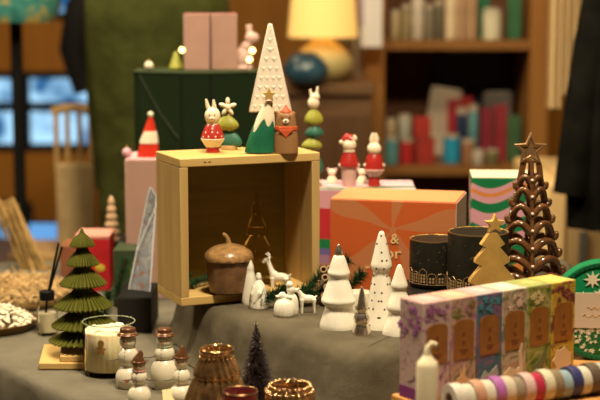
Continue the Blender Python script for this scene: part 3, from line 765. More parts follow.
MB().prism(star(10.8*k,4.9*k,cx=2*k,cz=z_(224)),-.005,.005).build('star',golds,gt,bev=.001)
gt.rotation_euler.z=math.radians(12)
MB().box((0,.0,.003),(.03,.022,.006)).build('foot_plate',golds,gt,bev=.001)

# ------------------------------------------------------------------ brown lattice tree
Y=2.115; p=Vector((P(528,300,Y).x,Y,RZ)); k=S(Y)
lt=thing('lattice_tree',p,'tall glossy brown openwork tree of curled loops with a star on top','ornament')
def z_(v): return P(528,v,Y).z-RZ
def Rv(v): return (8.5+(v-175)*.205+2)*k
vrows=[174,190,206.5,223,240,257,274,291,307]
for ri,v0 in enumerate(vrows):
    m=MB(); nA=2; R=Rv(v0); R2=Rv(v0+10)
    th=(3.0+ .16*ri)*k
    h=12*k if ri else 8*k
    for ai in range(nA):
        for sg in(-1,1):
            base=-PI/2+ai*(2*PI/nA)
            if sg<0 and False: continue
            pts=[];rs=[]
            span=(PI/nA)*.98*sg
            for j in range(15):
                t_=j/14; a_=base+span*min(1,t_*1.02)
                zc=z_(v0+9)+ (math.sin(min(1,t_*1.1)*PI*.5 if t_<.45 else PI*.5)**.8)*(h+3*k)
                if t_<.45: zc=z_(v0+10)+math.sin(t_/.45*PI/2)*(h)
                else: zc=z_(v0+10)+h-(1-math.cos((t_-.45)/.55*PI/2))*(h*1.25)
                rr=R*(.80+.28*t_)
                pts.append((rr*math.cos(a_),rr*math.sin(a_),max(zc,th))); rs.append(th)
            # curl outward at the end
            a_=base+span; e0=pts[-1]
            for j in range(1,6):
                t_=j/5; rr=R*1.08+ (4.5*k)*math.sin(t_*PI/2); pts.append((rr*math.cos(a_),rr*math.sin(a_),max(e0[2]-2.5*k*math.sin(t_*PI*.8),th)+ (3.5*k*t_*t_))); rs.append(th*(1-.1*t_))
            m.tube(pts,rs,8)
            m.ell(pts[-1],th*.9,8)
    m.build('loop_tier',brownglaze,lt,ang=80)
m=MB()
for ai in range(4):
    base=-PI/2+ai*PI/2
    pts=[(Rv(v)*.80*math.cos(base),Rv(v)*.80*math.sin(base),max(.002,z_(v))) for v in range(160,315,6)]
    m.tube(pts,2.0*k,8)
m.lathe([(Rv(300)*.9,0),(Rv(300)*.95,.001),(Rv(300)*.9,.006),(Rv(300)*.6,.007)],32)
m.build('spine',brownglaze,lt)
m=MB()
for v in vrows[:-1]:
    m.ell((0,-Rv(v+6)*.84-1.5*k,z_(v+5)),1.7*k,8)
m.build('pale_beads',mat('pale bead',(.75,.62,.5),.3),lt)
m=MB(); so=star(17.5*k,8*k,cx=-1*k,cz=z_(149.5)); si=star(11*k,4.8*k,cx=-1*k,cz=z_(149.5))
n=10
vs=[(x,-.0045,z) for x,z in so]+[(x,.0045,z) for x,z in so]+[(x,-.0045,z) for x,z in si]+[(x,.0045,z) for x,z in si]
fs=[]
for i in range(n):
    j=(i+1)%n; fs+=[(i,j,n+j,n+i),(2*n+i,2*n+j,j,i),(3*n+i,n+i,n+j,3*n+j),(2*n+i,3*n+i,3*n+j,2*n+j)]
m.add(vs,fs); m.build('star_frame',mat('bronze star',(.30,.17,.08),.3,.5),lt,bev=.0012)
MB().prism(star(8.6*k,3.9*k,cx=-1*k,cz=z_(150)),-.002,.002).build('inner_star',MATS['bronze star'],lt,bev=.0006)
MB().prism([(-9*k,z_(163)),(7*k,z_(163)),(5*k,z_(158)),(3*k,z_(160)),(-5*k,z_(160)),(-7*k,z_(158))],-.004,.004).build('star_neck',brownglaze,lt,bev=.001)
MB().tube([(-12*k,0,z_(180)),(-9*k,0,z_(165)),(-8*k,0,z_(158))],2*k,8).build('neck_bar',brownglaze,lt)
MB().tube([(11*k,0,z_(180)),(9*k,0,z_(165)),(6*k,0,z_(158))],2*k,8).build('neck_bar',brownglaze,lt)

# ------------------------------------------------------------------ tea boxes on wooden stand
TF=PZ(424,303,CH-.362); TR=PZ(576,279,CH-.362)
tv=Vector((TR.x-TF.x,TR.y-TF.y)); TL=tv.length; tn=tv.normalized(); ta=math.atan2(tn.y,tn.x)
TD=.044; TH=.1175; wbx=TL/6
def tl(x,y): # local (along row, depth back) to world
    c_,s_=math.cos(ta),math.sin(ta); return (TF.x+x*c_-y*s_,TF.y+x*s_+y*c_)
cx_,cy_=tl(.212,-.045)
stn=MB().box((0,0,0),(.43,.20,KZ-TZ-.001)).build('wooden_stand',wood('honey wood',(.50,.22,.06),(.60,.30,.10),.45,'X'),loc=(cx_,cy_,(KZ+TZ)/2),rz=ta,bev=.002)
tag(stn,'low honey coloured wooden stand carrying the floral tea boxes','stand')
schemes=[('pink and lilac',(.66,.45,.44),(.28,.12,.24),(.55,.42,.35),(.20,.05,.18)),
 ('peach and plum',(.60,.40,.30),(.22,.20,.08),(.45,.22,.30),(.25,.08,.10)),
 ('blue',(.10,.16,.30),(.05,.16,.16),(.30,.14,.22),(.07,.09,.22)),
 ('cream and blush',(.60,.50,.36),(.50,.30,.22),(.22,.20,.12),(.45,.35,.25)),
 ('leaf green',(.30,.34,.07),(.10,.16,.03),(.55,.45,.20),(.14,.20,.05)),
 ('yellow',(.66,.46,.06),(.58,.36,.05),(.20,.04,.05),(.60,.28,.08))]
def floral(name,c1,c2,c3,c4,scale=70):
    m=bpy.data.materials.new(name); m.use_nodes=True; nt=m.node_tree; b=nt.nodes['Principled BSDF']; L=nt.links.new
    b.inputs['Roughness'].default_value=.5; b.inputs['Specular IOR Level'].default_value=.25
    c1,c2,c3,c4=[tuple(q*.74 for q in cq) for cq in (c1,c2,c3,c4)]
    tc=nt.nodes.new('ShaderNodeTexCoord'); n=nt.nodes.new('ShaderNodeTexNoise'); n.inputs['Scale'].default_value=scale; n.inputs['Detail'].default_value=2; n.inputs['Distortion'].default_value=1.5
    r=nt.nodes.new('ShaderNodeValToRGB'); r.color_ramp.interpolation='EASE'
    el=r.color_ramp.elements; el[0].position=.3; el[0].color=(*c2,1); el[1].position=.46; el[1].color=(*c1,1)
    q=el.new(.6); q.color=(*c3,1); q=el.new(.72); q.color=(*c4,1)
    L(tc.outputs['Object'],n.inputs['Vector']); L(n.outputs['Fac'],r.inputs['Fac']); L(r.outputs['Color'],b.inputs['Base Color']); return m
amber=mat('amber label',(.27,.105,.022),.4,var=.12,scale=50)
motif=mat('cream printed motif',(.66,.48,.32),.5)
def animal(kind,w):
    # outline polygons in label space, centre 0, width ~1, height ~1
    if kind==0: return [(-.45,0),(-.35,.35),(-.1,.5),(.0,.85),(.12,.55),(.35,.45),(.45,.1),(.2,.15),(.1,0),(-.05,.2),(-.25,.12)]
    if kind==1: return [(-.35,0),(-.3,.5),(-.15,.55),(-.2,.9),(-.05,.6),(.05,.95),(.1,.55),(.3,.4),(.35,0),(.2,0),(.1,.25),(-.1,.25),(-.2,0)]
    if kind==2: return [(-.4,.3),(-.2,.6),(.0,.45),(.35,.7),(.45,.4),(.2,.3),(.4,.0),(.0,.1),(-.3,0)]
    if kind==3: return [(-.45,.0),(-.5,.35),(-.2,.55),(.1,.4),(.25,.5),(.2,1.0),(.3,1.3),(.42,1.25),(.35,1.0),(.42,.5),(.4,.1),(.1,.0)]
    if kind==4: return [(-.3,0),(-.32,.45),(-.1,.5),(.3,.95),(.4,.7),(.2,.4),(.25,0),(.12,0),(.08,.25),(-.15,.25),(-.2,0)]
    return [(.5*math.cos(2*PI*i/14)*(1 if i%2 else .8),.45+.45*math.sin(2*PI*i/14)*(1 if i%2 else .8)) for i in range(14)]
for i,(nm,c1,c2,c3,c4) in enumerate(schemes):
    x,y=tl(wbx*i,0)
    o=thing('tea_box',(x,y,KZ),['lilac pink floral tea box, leftmost and nearest of the row','peach and plum floral tea box, second from the left in the row','blue floral tea box, third from the left in the row','cream and blush floral tea box with swan, fourth in the row','leaf green floral tea box, between the cream and the yellow ones','yellow floral tea box at the right end of the row'][i],'tea box',ta,'floral tea boxes standing in a row')
    w=wbx-.0006
    MB().box((wbx/2,TD/2,TH/2),(w,TD,TH)).build('carton',floral('carton '+nm,c1,c2,c3,c4,55),o,bev=.0009)
    mid=[(.55,.4,.42),(.62,.42,.34),(.12,.16,.30),(.6,.5,.36),(.32,.38,.08),(.66,.46,.08)][i]
    tcol=[(.60,.34,.32),(.66,.36,.26),(.52,.36,.36),(.62,.54,.42),(.34,.36,.12),(.70,.48,.12)][i]
    MB().box((wbx/2,TD/2,TH+.0003),(w-.001,TD-.001,.0006)).build('lid_flap',mat('lid '+nm,tcol,.45,var=.25,scale=60),o)
    # arched amber label
    hw=w*.385; z0=.044; z1=.086
    arch=[(wbx/2-hw,z0),(wbx/2+hw,z0),(wbx/2+hw,z1)]+[(wbx/2+hw*math.cos(t_),z1+.006*math.sin(t_)) for t_ in [PI*.2,PI*.4,PI*.6,PI*.8]]+[(wbx/2-hw,z1)]
    lb=MB().prism(arch,-.0006,.0002).build('label_panel',amber,o,smooth=False)
    em=MB(); em.lathe([(.0022,-.0001),(.0022,.0003)],8,M=Matrix.Translation((wbx/2,-.0007,.075))@Matrix.Rotation(PI/2,4,'X')); em.box((wbx/2,-.0008,.0555),(.012,.0003,.0012)); em.box((wbx/2,-.0008,.0520),(.009,.0003,.0010)); em.box((wbx/2,-.0008,.064),(.004,.0003,.004))
    em.build('label_print',mat('dark label print',(.16,.06,.02),.5),lb,smooth=False)
    ao=[(wbx/2+ax*w*.85,.003+az*.037) for ax,az in animal(i,w)]
    MB().prism(ao,-.0009,-.0002).build('animal_motif',mat('motif '+nm,[(.45,.30,.36),(.62,.40,.22),(.34,.34,.34),(.62,.48,.34),(.13,.14,.06),(.64,.46,.28)][i],.5),o,smooth=False)
    fl=MB(); rnd=random.Random(i+3)
    for j in range(7):
        fx=rnd.uniform(.14,.86)*wbx; fz=rnd.uniform(.096,.112); fr=rnd.uniform(.003,.006)
        pts=[(fx+fr*(1 if q%2 else .5)*math.cos(q*PI/5+j),fz+fr*(1 if q%2 else .5)*math.sin(q*PI/5+j)) for q in range(10)]
        pts=[(max(.001,min(wbx-.001,a_)),min(TH-.001,b_)) for a_,b_ in pts]
        fl.prism(pts,-.0004-.00005*j,-.0001)
    fl.build('flower_print',mat('flower '+nm,[(.28,.10,.26),(.20,.17,.05),(.06,.22,.30),(.62,.45,.36),(.60,.50,.24),(.16,.03,.05)][i],.5),o,smooth=False)
    if i==0:
        m2=MB(); r2=random.Random(8)
        for j in range(9):
            yy=r2.uniform(.008,.043); zf=r2.uniform(.080,.110); fr=r2.uniform(.004,.007)
            Mx=Matrix.Rotation(PI/2,4,'Z')
            m2.prism([(yy+fr*(1 if q_%2 else .5)*math.cos(q_*PI/5+j),min(TH-.001,zf+fr*(1 if q_%2 else .5)*math.sin(q_*PI/5+j))) for q_ in range(10)],.0000,.0005+.00004*j,Mx)
        m2.build('side_flower_print',MATS['flower pink and lilac'],o,smooth=False)
        q=MB(); q.box((.0002-.0005,TD/2,.007),(.0006,TD-.002,.014)); q.build('side_band',mat('violet band',(.20,.03,.17),.5),o)
# green round box standing
Yt=TF.y
gx=P(603,300,1.895).x; R=50.5*S(1.895)
gr=thing('round_green_box',(gx,1.895,KZ),'round green box standing on edge with white snowflakes and a cream band','box',math.radians(-4))
M=Matrix.Translation((0,0,R))@Matrix.Rotation(PI/2,4,'X')
gm=mat('christmas green card',(.0,.17,.06),.45)
MB().lathe([(R*.97,-.025),(R,-.024),(R,.0),(R*.975,.001)],72,M=M).build('drum',gm,gr)
m=MB()
MB().lathe([(R*.90,.0008),(R*.91,.0022),(R*.985,.0022),(R*.99,.0008)],72,M=M,cap=False).build('rim_ring',mat('dark green rim',(.0,.12,.045),.4),gr)
for q in range(60):
    a_=2*PI*q/60; m.ell((R*.945*math.cos(a_),-.0026,R+R*.945*math.sin(a_)),(.0011,.0008,.0011),6)
m.build('beading',mat('dark bead',(.0,.04,.02),.4),gr)
cr=mat('cream print',(.72,.66,.5),.5)
m=MB(); k=S(1.895)
def flake(cx,cz,r,n=8): m.prism(star(r,r*.42,n,cx=cx,cz=cz),-.0022,-.0008)
flake((587-598)*k,R+(313-280.5)*k,9.2*k)
for (u,v,rr) in[(594,296,7),(578,297,5),(604,283,6),(612,292,7),(622,281,6)]: flake((u-598)*k,R+(313-v)*k,rr*k,7)
m.build('snowflakes',cr,gr,smooth=False)
m=MB(); rnd=random.Random(4)
while len(m.f)<900:
    a_=rnd.uniform(PI*1.12,PI*1.88); rad=rnd.uniform(.3,.86)*R; x=rad*math.cos(a_); z=R+rad*math.sin(a_)
    if z>R-.022: continue
    m.prism(star(.0030,.0009,4,rot=rnd.random()*3,cx=x,cz=z),-.0020,-.0009)
m.build('leaf_print',cr,gr,smooth=False)
bz0=R+(313-330)*k; bz1=R+(313-294)*k; hw0=math.sqrt((R*.9)**2-(bz0-R)**2); hw1=math.sqrt((R*.9)**2-(bz1-R)**2)
bd=MB().prism([(-hw0,bz0),(hw0,bz0),(R*.9,R),(hw1,bz1),(-hw1,bz1),(-R*.9,R)],-.0028,-.001).build('cream_band',mat('cream band card',(.55,.46,.36),.6),gr,smooth=False)
m=MB()
for v,x0,x1 in[(309,-16,20),(317,-20,24)]:
    pts=[((x0+(x1-x0)*j/20)*k,-.003,R+(313-v)*k+.0022*math.sin(j*1.9)) for j in range(21)]; m.tube(pts,.0005,5)
m.build('script_flourish',mat('faint gold script',(.62,.42,.26),.4),bd)

# ribbon rolls in front
bands=[(.70,.62,.55),(.62,.60,.50),(.55,.30,.20),(.66,.60,.50),(.42,.14,.42),(.62,.52,.40),(.30,.24,.16),(.65,.45,.42),(.45,.03,.07),(.68,.60,.45),(.26,.20,.12),(.30,.40,.46),(.05,.05,.16),(.68,.62,.5),(.14,.10,.07),(.45,.48,.36),(.05,.05,.04)]
r0=Vector(PZ(456,402,KZ+.018)); 
pa=Vector((P(449,385,1.645).x,1.645)); pe=Vector((P(612,372,1.75).x,1.75)); dv=(pe-pa); an=math.atan2(dv.y,dv.x); n=len(bands); step=dv.length/n
desc=['white','off white','rust','cream','purple','beige','brown','pink','crimson','ivory','dark brown','grey blue','navy','bright white','black brown','sage','black']
for i,cc in enumerate(bands):
    q=pa+dv*((i+.5)/n); rr=[.0178,.0165,.0182,.0172,.0186][i%5]
    M=Matrix.Rotation(PI/2,4,'Y')
    o=thing('ribbon_roll',(q.x,q.y,KZ+rr),('%s ribbon roll at the left end of the row before the tea boxes'%desc[i] if i==0 else '%s ribbon roll between the %s and the %s roll, in the front row'%(desc[i],desc[i-1],desc[i+1]) if i<n-1 else '%s ribbon roll at the right end of the front row'%desc[i]),'ribbon roll',an,'coloured ribbon rolls in a row in front')
    hwid=step*.48
    MB().lathe([(rr*.45,-hwid),(rr*.98,-hwid),(rr,-hwid*.8),(rr,hwid*.8),(rr*.98,hwid),(rr*.45,hwid)],36,M=M,cap=False).build('ribbon',mat('ribbon '+desc[i],tuple(q_*.78 for q_ in cc),.35,var=.1,scale=200),o)
    MB().lathe([(rr*.45,hwid*.95),(rr*.36,hwid*.95),(rr*.36,-hwid*.95),(rr*.45,-hwid*.95)],24,M=M,cap=False).build('core',mat('card core',(.35,.24,.14),.8),o)

# candle in front
Y=1.60; p=Vector((P(427.5,350,Y).x,Y,TZ)); k=S(Y); zc=P(427,364,Y).z-TZ
ca=thing('pillar_candle',p,'slim ivory candle with a curled wax tip in front of the tea boxes','candle')
wax=mat('ivory wax',(.76,.66,.46),.4,sss=.15)
MB().lathe([(11*k,0),(11.4*k,.001),(11.2*k,zc-.002),(10*k,zc+.0025),(6*k,zc+.0065),(4.2*k,zc+.010)],32).build('wax_body',wax,ca)
MB().tube([(0,0,zc+.008),(.0,0,zc+.014),(.001,0,zc+.019),(.005,0,zc+.0235),(.0085,0,zc+.0225),(.009,0,zc+.019)],[.0045,.0040,.0034,.0028,.0024,.0018],12).build('curled_tip',wax,ca)

# ------------------------------------------------------------------ mercury glass vases, tealight, brush tree
merc=mat('mercury glass bronze',(.60,.37,.17),.14,.92,var=.45,scale=70,bump=.3,bscale=120)
Y=1.80; p=Vector((P(217,380,Y).x,Y,TZ)); k=S(Y)
def z_(v,hw): return P(217,v-hw*.19,Y).z-TZ
va=thing('tiered_glass_vase',p,'bronze mercury glass vase shaped in ribbed tiers with open rim','vase')
pf=[(37,439),(38.5,434),(36,418),(29,396),(24,384),(21.5,381),(23,379.5),(23.5,377),(21,371),(18.5,365),(16,359),(16.3,357),(17.6,354.5),(17.8,352),(17,351),(16,352),(15.5,357)]
pr=[(hw*k,max(0,z_(v,hw))) for hw,v in pf]; pr[0]=(pr[0][0],0)
MB().lathe(smoothp(pr,1),120,mod=lambda a_,z,i,kk:1+(.06*math.cos(20*a_+z*120) if z<pr[-5][1]-.002 else 0)).build('glass_body',merc,va,ang=75)
m=MB()
for q in range(22):
    a_=2*PI*q/22; m.ell((17*k*math.cos(a_),17*k*math.sin(a_),z_(360,17)),.0016,8)
m.build('bead_ring',merc,va)
MB().lathe([(15.5*k,z_(357,15.5)),(15*k,.02),(2*k,.018)],40,cap=False).build('inner_wall',mat('dark bronze inner',(.12,.06,.02),.35,.8),va)
Y=1.69; p=Vector((P(290,380,Y).x,Y,TZ)); k=S(Y)
def z_(v,hw): return P(290,v-hw*.19,Y).z-TZ
vb=thing('ribbed_candle_holder',p,'bronze mercury glass holder with beaded rim at the bottom edge','candle holder')
zr=z_(390,22)
MB().lathe(smoothp([(18*k,0),(20*k,.002),(26*k,.03),(27*k,zr*.6),(24.5*k,zr-.012),(22*k,zr-.003),(21*k,zr),(19.5*k,zr-.001),(20*k,zr-.02),(20*k,.02),(2*k,.012)],1),96,mod=lambda a_,z,i,kk:1+(.03*math.cos(20*a_) if i<12 else 0)).build('glass_body',merc,vb,ang=75)
m=MB()
for q in range(24):
    a_=2*PI*q/24; m.ell((21*k*math.cos(a_),21*k*math.sin(a_),zr),.0026,10); 
    m.ell((24*k*math.cos(a_+.13),24*k*math.sin(a_+.13),zr-.006),.0028,10)
m.build('bead_rim',mat('bright bronze bead',(.60,.38,.20),.15,1),vb)
Y=1.725; p=Vector((P(240,390,Y).x,Y,TZ)); k=S(Y); zr=P(240,394-3,Y).z-TZ
rt=thing('red_tealight_glass',p,'dark red glass tealight holder cut by the bottom edge','candle holder')
rg=mat('deep red glass',(.09,.012,.012),.12,coat=.5)
MB().lathe([(14*k,0),(15*k,.002),(18*k,zr-.001),(17.5*k,zr),(16.8*k,zr-.001),(15*k,zr-.03),(1*k,zr-.032)],40).build('glass_wall',rg,rt,ang=60)
MB().lathe([(17.95*k,zr-.001),(18.3*k,zr+.0002),(17.7*k,zr+.001),(16.9*k,zr+.0003)],40,cap=False).build('bronze_rim',mat('bronze edge',(.45,.25,.12),.25,.9),rt)
# brush tree
Y=1.875; p=Vector((P(256.5,400,Y).x,Y,TZ)); k=S(Y)
bt=thing('bottle_brush_tree',p,'dark bristly bottle brush tree dusted with silver glitter','ornament')
ztop=P(257,322,Y).z-TZ; z0=.014
MB().lathe([(9*k,0),(9.5*k,.001),(9*k,.007),(3*k,.008)],20).build('base',mat('dark wood base',(.06,.03,.015),.6),bt)
MB().lathe([(.0012,.007),(.0009,ztop-.004)],8).build('stem',dark,bt)
m=MB(); gl=MB(); rnd=random.Random(9)
for i in range(1800):
    t_=rnd.random()**.7
    z=z0+(ztop-z0)*(1-t_); L0=(23*k*t_+1.0*k)*rnd.uniform(.5,1.15); a_=rnd.uniform(0,2*PI)
    d=Vector((math.cos(a_),math.sin(a_),-.30+rnd.uniform(-.15,.15))); p0=Vector((0,0,z)); p1=p0+d*L0
    s_=Vector((-math.sin(a_),math.cos(a_),0))*.00035; u_=Vector((0,0,.0007))
    m.add([p0+s_,p0-s_,p0+u_,p1+s_,p1-s_,p1+u_],[(0,1,4,3),(1,2,5,4),(2,0,3,5),(3,4,5)])
    if rnd.random()<.2: gl.ell(p0.lerp(p1,rnd.random()),.0006,5)
m.build('bristles',mat('dark plum bristle',(.035,.022,.022),.5),bt,smooth=False,fix=False)
gl.build('glitter',mat('silver glitter',(.85,.72,.66),.35,.3),bt,smooth=False,fix=False)
# small tent card
q0=P(163,402,1.885);q1=P(202,394,1.90)
cd=thing('tent_card',(q0.x,q0.y,TZ),'small cream folded card at the bottom edge, between the snowmen and the bronze vase','card',math.radians(10))
wcd=(q1-q0).length
MB().add([(0,0,0),(wcd,0,0),(wcd,.011,.025),(0,.011,.019),(0,.0008,0),(wcd,.0008,0)],[(0,1,2,3),(5,4,3,2),(0,3,4),(1,5,2),(0,4,5,1)]).build('front_leaf',mat('cream card',(.74,.62,.36),.6),cd,smooth=False)
MB().add([(0,.022,0),(wcd,.022,0),(wcd,.011,.025),(0,.011,.019),(0,.0212,0),(wcd,.0212,0)],[(1,0,3,2),(4,5,2,3),(0,4,3),(1,2,5),(0,1,5,4)]).build('back_leaf',MATS['cream card'],cd,smooth=False)

# ------------------------------------------------------------------ snowmen
snowm=mat('cream ceramic snowman',(.70,.64,.50),.25,coat=.4)
hatm=mat('copper brown hat',(.13,.052,.022),.28,.3,coat=.3)
def snowman(cx,vf,secs,hatkind,label,deco,hv):
    hw0=secs[0][1]*.8; c,r=base_at(cx,vf,hw0,TZ); Y=c.y; k=S(Y)
    o=thing('snowman_figurine',c,label,'snowman',group='cream ceramic snowmen with brown hats')
    def z_(v): return P(cx,v,Y).z-TZ
    # body: three stacked balls as one continuous lathe
    pts=[]
    zs=[]
    for (vc,hw,vh) in secs:
        zs.append((z_(vc),hw*k,vh*k))
    prof=[(hw0*k*.95,0)]
    for i,(zc,rr,hh) in enumerate(zs):
        for a_ in range(-50 if i else -60,61 if i<len(zs)-1 else 85,12):
            zq=zc+hh*math.sin(math.radians(a_)); 
            if zq>prof[-1][1]+.0004: prof.append((rr*math.cos(math.radians(a_)),zq))
    MB().lathe(prof,36).build('body',snowm,o,ang=80)
    zh,rh,hh=zs[-1]
    ht=MB(); zb_=z_(hv)
    if hatkind=='brim':
        ht.lathe(smoothp([(rh*.8,zb_-.0008),(rh*1.25,zb_-.001),(rh*1.29,zb_+.0006),(rh*.98,zb_+.0016),(rh*.95,zb_+.007),(rh*.88,zb_+.0098),(rh*.2,zb_+.0104)],1),32)
    else:
        ht.tube([(0,0,zb_-.001),(0,0,zb_+.002),(rh*.1,0,zb_+.007),(rh*.3,0,zb_+.012),(rh*.12,0,zb_+.0155)],[rh*1.02,rh*.92,rh*.6,rh*.33,rh*.15],20); ht.lathe([(rh*.9,zb_-.001),(rh*1.2,zb_-.0012),(rh*1.2,zb_+.0006),(rh*.9,zb_+.0012)],24)
    hto=ht.build('hat',hatm,o,ang=70)
    if hatkind=='brim': MB().lathe([(rh*1.0,zb_+.0018),(rh*1.02,zb_+.003),(rh*.96,zb_+.0036)],32,cap=False).build('hat_band',mat('pale hat band',(.45,.28,.16),.3,.4),hto)
    mz,mr,mh=zs[1]
    for s_ in deco.get('arms',(-1,1)):
        MB().tube([(s_*mr*.85,-mr*.35,mz-mh*.2),(s_*mr*1.5,-mr*.5,mz-mh*.32),(s_*mr*1.95,-mr*.55,mz-mh*.25)],[.0009,.0008,.0006],6).build('arm',mat('twig black',(.03,.02,.015),.5),o)
    f=MB()
    for s_ in(-1,1): f.ell((s_*rh*.35+deco.get('lx',0)*rh,-rh*.92,zh+hh*.15),(.0007,.0006,.0008),8)
    bz,br,bh=zs[0]
    for j in range(4): 
        zz_=mz-mh*.5+mh*.35*j; rr_=mr*math.sqrt(max(0,1-((zz_-mz)/mh)**2)); f.ell((-mr*.25,-rr_*.97,zz_),.0007,8)
    f.build('eyes_and_buttons',MATS['twig black'],o)
    MB().tube([(deco.get('lx',0)*rh,-rh*.95,zh),(deco.get('lx',0)*rh*1.6,-rh*1.3,zh-.0005)],[.0011,.0003],8).build('carrot_nose',mat('orange nose',(.6,.2,.04),.4),o)
    if 'scarf' in deco:
        zz_=(zs[1][0]+zs[1][2]*.82); MB().lathe(smoothp([(rh*.75,zz_-.0018),(rh*1.0,zz_-.001),(rh*1.0,zz_+.001),(rh*.75,zz_+.0018)],1),28).build('scarf',deco['scarf'],o,ang=80)
    if 'heart' in deco:
        hp=[(0,-.0032),(.003,-.0002),(.0026,.002),(.0012,.0024),(0,.0012),(-.0012,.0024),(-.0026,.002),(-.003,-.0002)]
        MB().prism([(x,z+bz) for x,z in hp],-br*1.01,-br*.9).build('heart',deco['heart'],o)
    return o,k
pinks=mat('dusty pink scarf',(.55,.25,.20),.5); sage=mat('sage ribbon',(.28,.30,.16),.5)
snowman(127.5,390,[(377.5,13.2,13.5),(356,10.6,11),(341,8.6,8.5)],'brim','large ceramic snowman with wide brown hat at the far left of the snowmen',{'heart':mat('red heart',(.45,.08,.05),.4),'arms':(-1,1)},334.5)
snowman(164,391,[(373,15,18),(353.5,10.4,9.5),(341,8.0,7.5)],'brim','large ceramic snowman with brown hat and pale green collar, back right',{'scarf':sage},335)
snowman(138.5,409,[(396,12.2,12.5),(377,8.4,8.5),(366,7,7)],'cone','small ceramic snowman with pointed hat and pink scarf, nearest the bottom edge',{'scarf':pinks},361.5)
snowman(181,405,[(394,13,11.5),(376.5,9.2,9.5),(362,7,8)],'cone','small ceramic snowman with pointed hat, rightmost beside the bronze vase',{},357)

# ------------------------------------------------------------------ candle jar
c,r=base_at(106.5,379,25,TZ); Y=c.y; k=S(Y)
jr=thing('candle_jar',c,'glass jar with ribbed cream candle and gold star emblem','candle')
zt2=P(106.5,325.5-4.5,Y).z-TZ; R=26.3*k
glass=thin_glass('clear glass',(.97,.98,.95),.06)
MB().lathe([(R*.8,0),(R*.96,.0015),(R,.005),(R,zt2-.001),(R-.0006,zt2),(R-.0008,zt2-.001),(R-.0010,.007),(.002,.006)],64).build('glass_wall',glass,jr,ang=60)
zw=zt2-.0135
waxb=mat('cream candle wax',(.85,.72,.50),.6,sss=.5)
MB().lathe(smoothp([(R*.88,.0072),(R*.955,.009),(R*.955,zw-.001),(R*.92,zw+.0015),(R*.5,zw+.001),(.002,zw+.001)],0),144,mod=lambda a_,z,i,kk:1+(.012*math.cos(26*a_)+.006*math.cos(9*a_) if i<3 else 0)).build('ribbed_wax',waxb,jr,ang=80)
m=MB(); rnd=random.Random(2)
for q in range(40):
    a_=rnd.uniform(0,6.28); rr=rnd.uniform(0,.78)*R; m.ell((rr*math.cos(a_),rr*math.sin(a_),zw+.002),(.006,.006,rnd.uniform(.002,.005)),8,rot=Euler((rnd.uniform(-.5,.5),rnd.uniform(-.5,.5),0)))
m.build('wax_flakes',mat('white wax flakes',(.80,.72,.55),.6),jr)
m=MB()
for q in range(28):
    a_=2*PI*q/28; m.ell((R*math.cos(a_),R*math.sin(a_),zt2),(.0012,.0012,.0010),8)
m.tube([(R*math.cos(2*PI*q/48),R*math.sin(2*PI*q/48),zt2-.0003) for q in range(48)],.0007,6,closed=True)
m.build('beaded_lip',mat('pale glass lip',(.30,.32,.20),.08,coat=1,spec=1),jr)
m=MB(); so=star(.0085,.0042,5); 
def wrap(x,z,rr): a_=-PI/2-.18+x/rr; return (rr*math.cos(a_),rr*math.sin(a_),z)
rr=R+.0004
emb=[wrap(x,z+zt2*.55,rr) for x,z in so]; inn=[wrap(x,z+zt2*.55,rr-.0006) for x,z in so]
cc_=wrap(0,zt2*.55,rr)
m.add(emb+[cc_],[(i,(i+1)%10,10) for i in range(10)])
so=star(.0052,.0042,8); emb=[wrap(x,z+zt2*.68,rr) for x,z in so]; m.add(emb+[wrap(0,zt2*.68,rr)],[(i,(i+1)%16,16) for i in range(16)])
m.build('gold_emblem',mat('copper gold emblem',(.55,.30,.10),.35,.7),jr,smooth=False,fix=False)

# ------------------------------------------------------------------ wood board, paper tree, diffuser
def quad(us,z): return [(q.x,q.y) for q in [PZ(u,v,z) for u,v in us]]
bo=quad([(38.5,362),(104,362),(104,343),(44,343)],TZ+.012)
o=MB().slab(bo,TZ+.0008,TZ+.0105).build('wooden_board',pine,bev=.0015); tag(o,'small pale wooden board under the green paper tree','board')
bo2=quad([(60,356.5),(106,356.5),(106,344),(61,344)],TZ+.0185)
o=MB().slab(bo2,TZ+.0108,TZ+.0185).build('wooden_block',pine,bev=.001); tag(o,'thin pale wooden block on the board, beside the candle jar','block')
Y=2.235; TB=TZ+.0188
bpx=PZ(84,353,TB)
Y=PZ(84,348,TB).y
p=Vector((P(84,330,Y).x,Y,TB)); k=S(Y)
pt=thing('paper_tree',p,'olive green pleated paper tree with six fanned tiers','ornament')
olive=mat('olive pleated paper',(.105,.105,.015),.75,var=.12,scale=50)
def zz_(v): return P(86,v,Y).z-TB
tiers=[(229,248,1.2,13),(246,267,6,17),(264,288,8,24),(286,311,10,30),(306,330,13,33),(326,345,14,36)]
for i,(v0,v1,h0,h1) in enumerate(tiers):
    z1=zz_(v0); z0=max(.001,zz_(v1-h1*.12)); 
    pr=[(h0*k*.5,z0+(z1-z0)*.2),(h1*k*.72,z0+(z1-z0)*.02),(h1*k*.97,z0+.0006),(h1*k,z0+(z1-z0)*.10),(h1*k*.72,z0+(z1-z0)*.42),((h0+h1*.3)*k*.6,z0+(z1-z0)*.75),(h0*k*.8,z1)]
    N=144
    MB().lathe(pr,N,mod=lambda a_,z,ii,kk:(1.0 if kk%4<2 else .86) if ii>0 else 1).build('pleated_tier',olive,pt,ang=20)
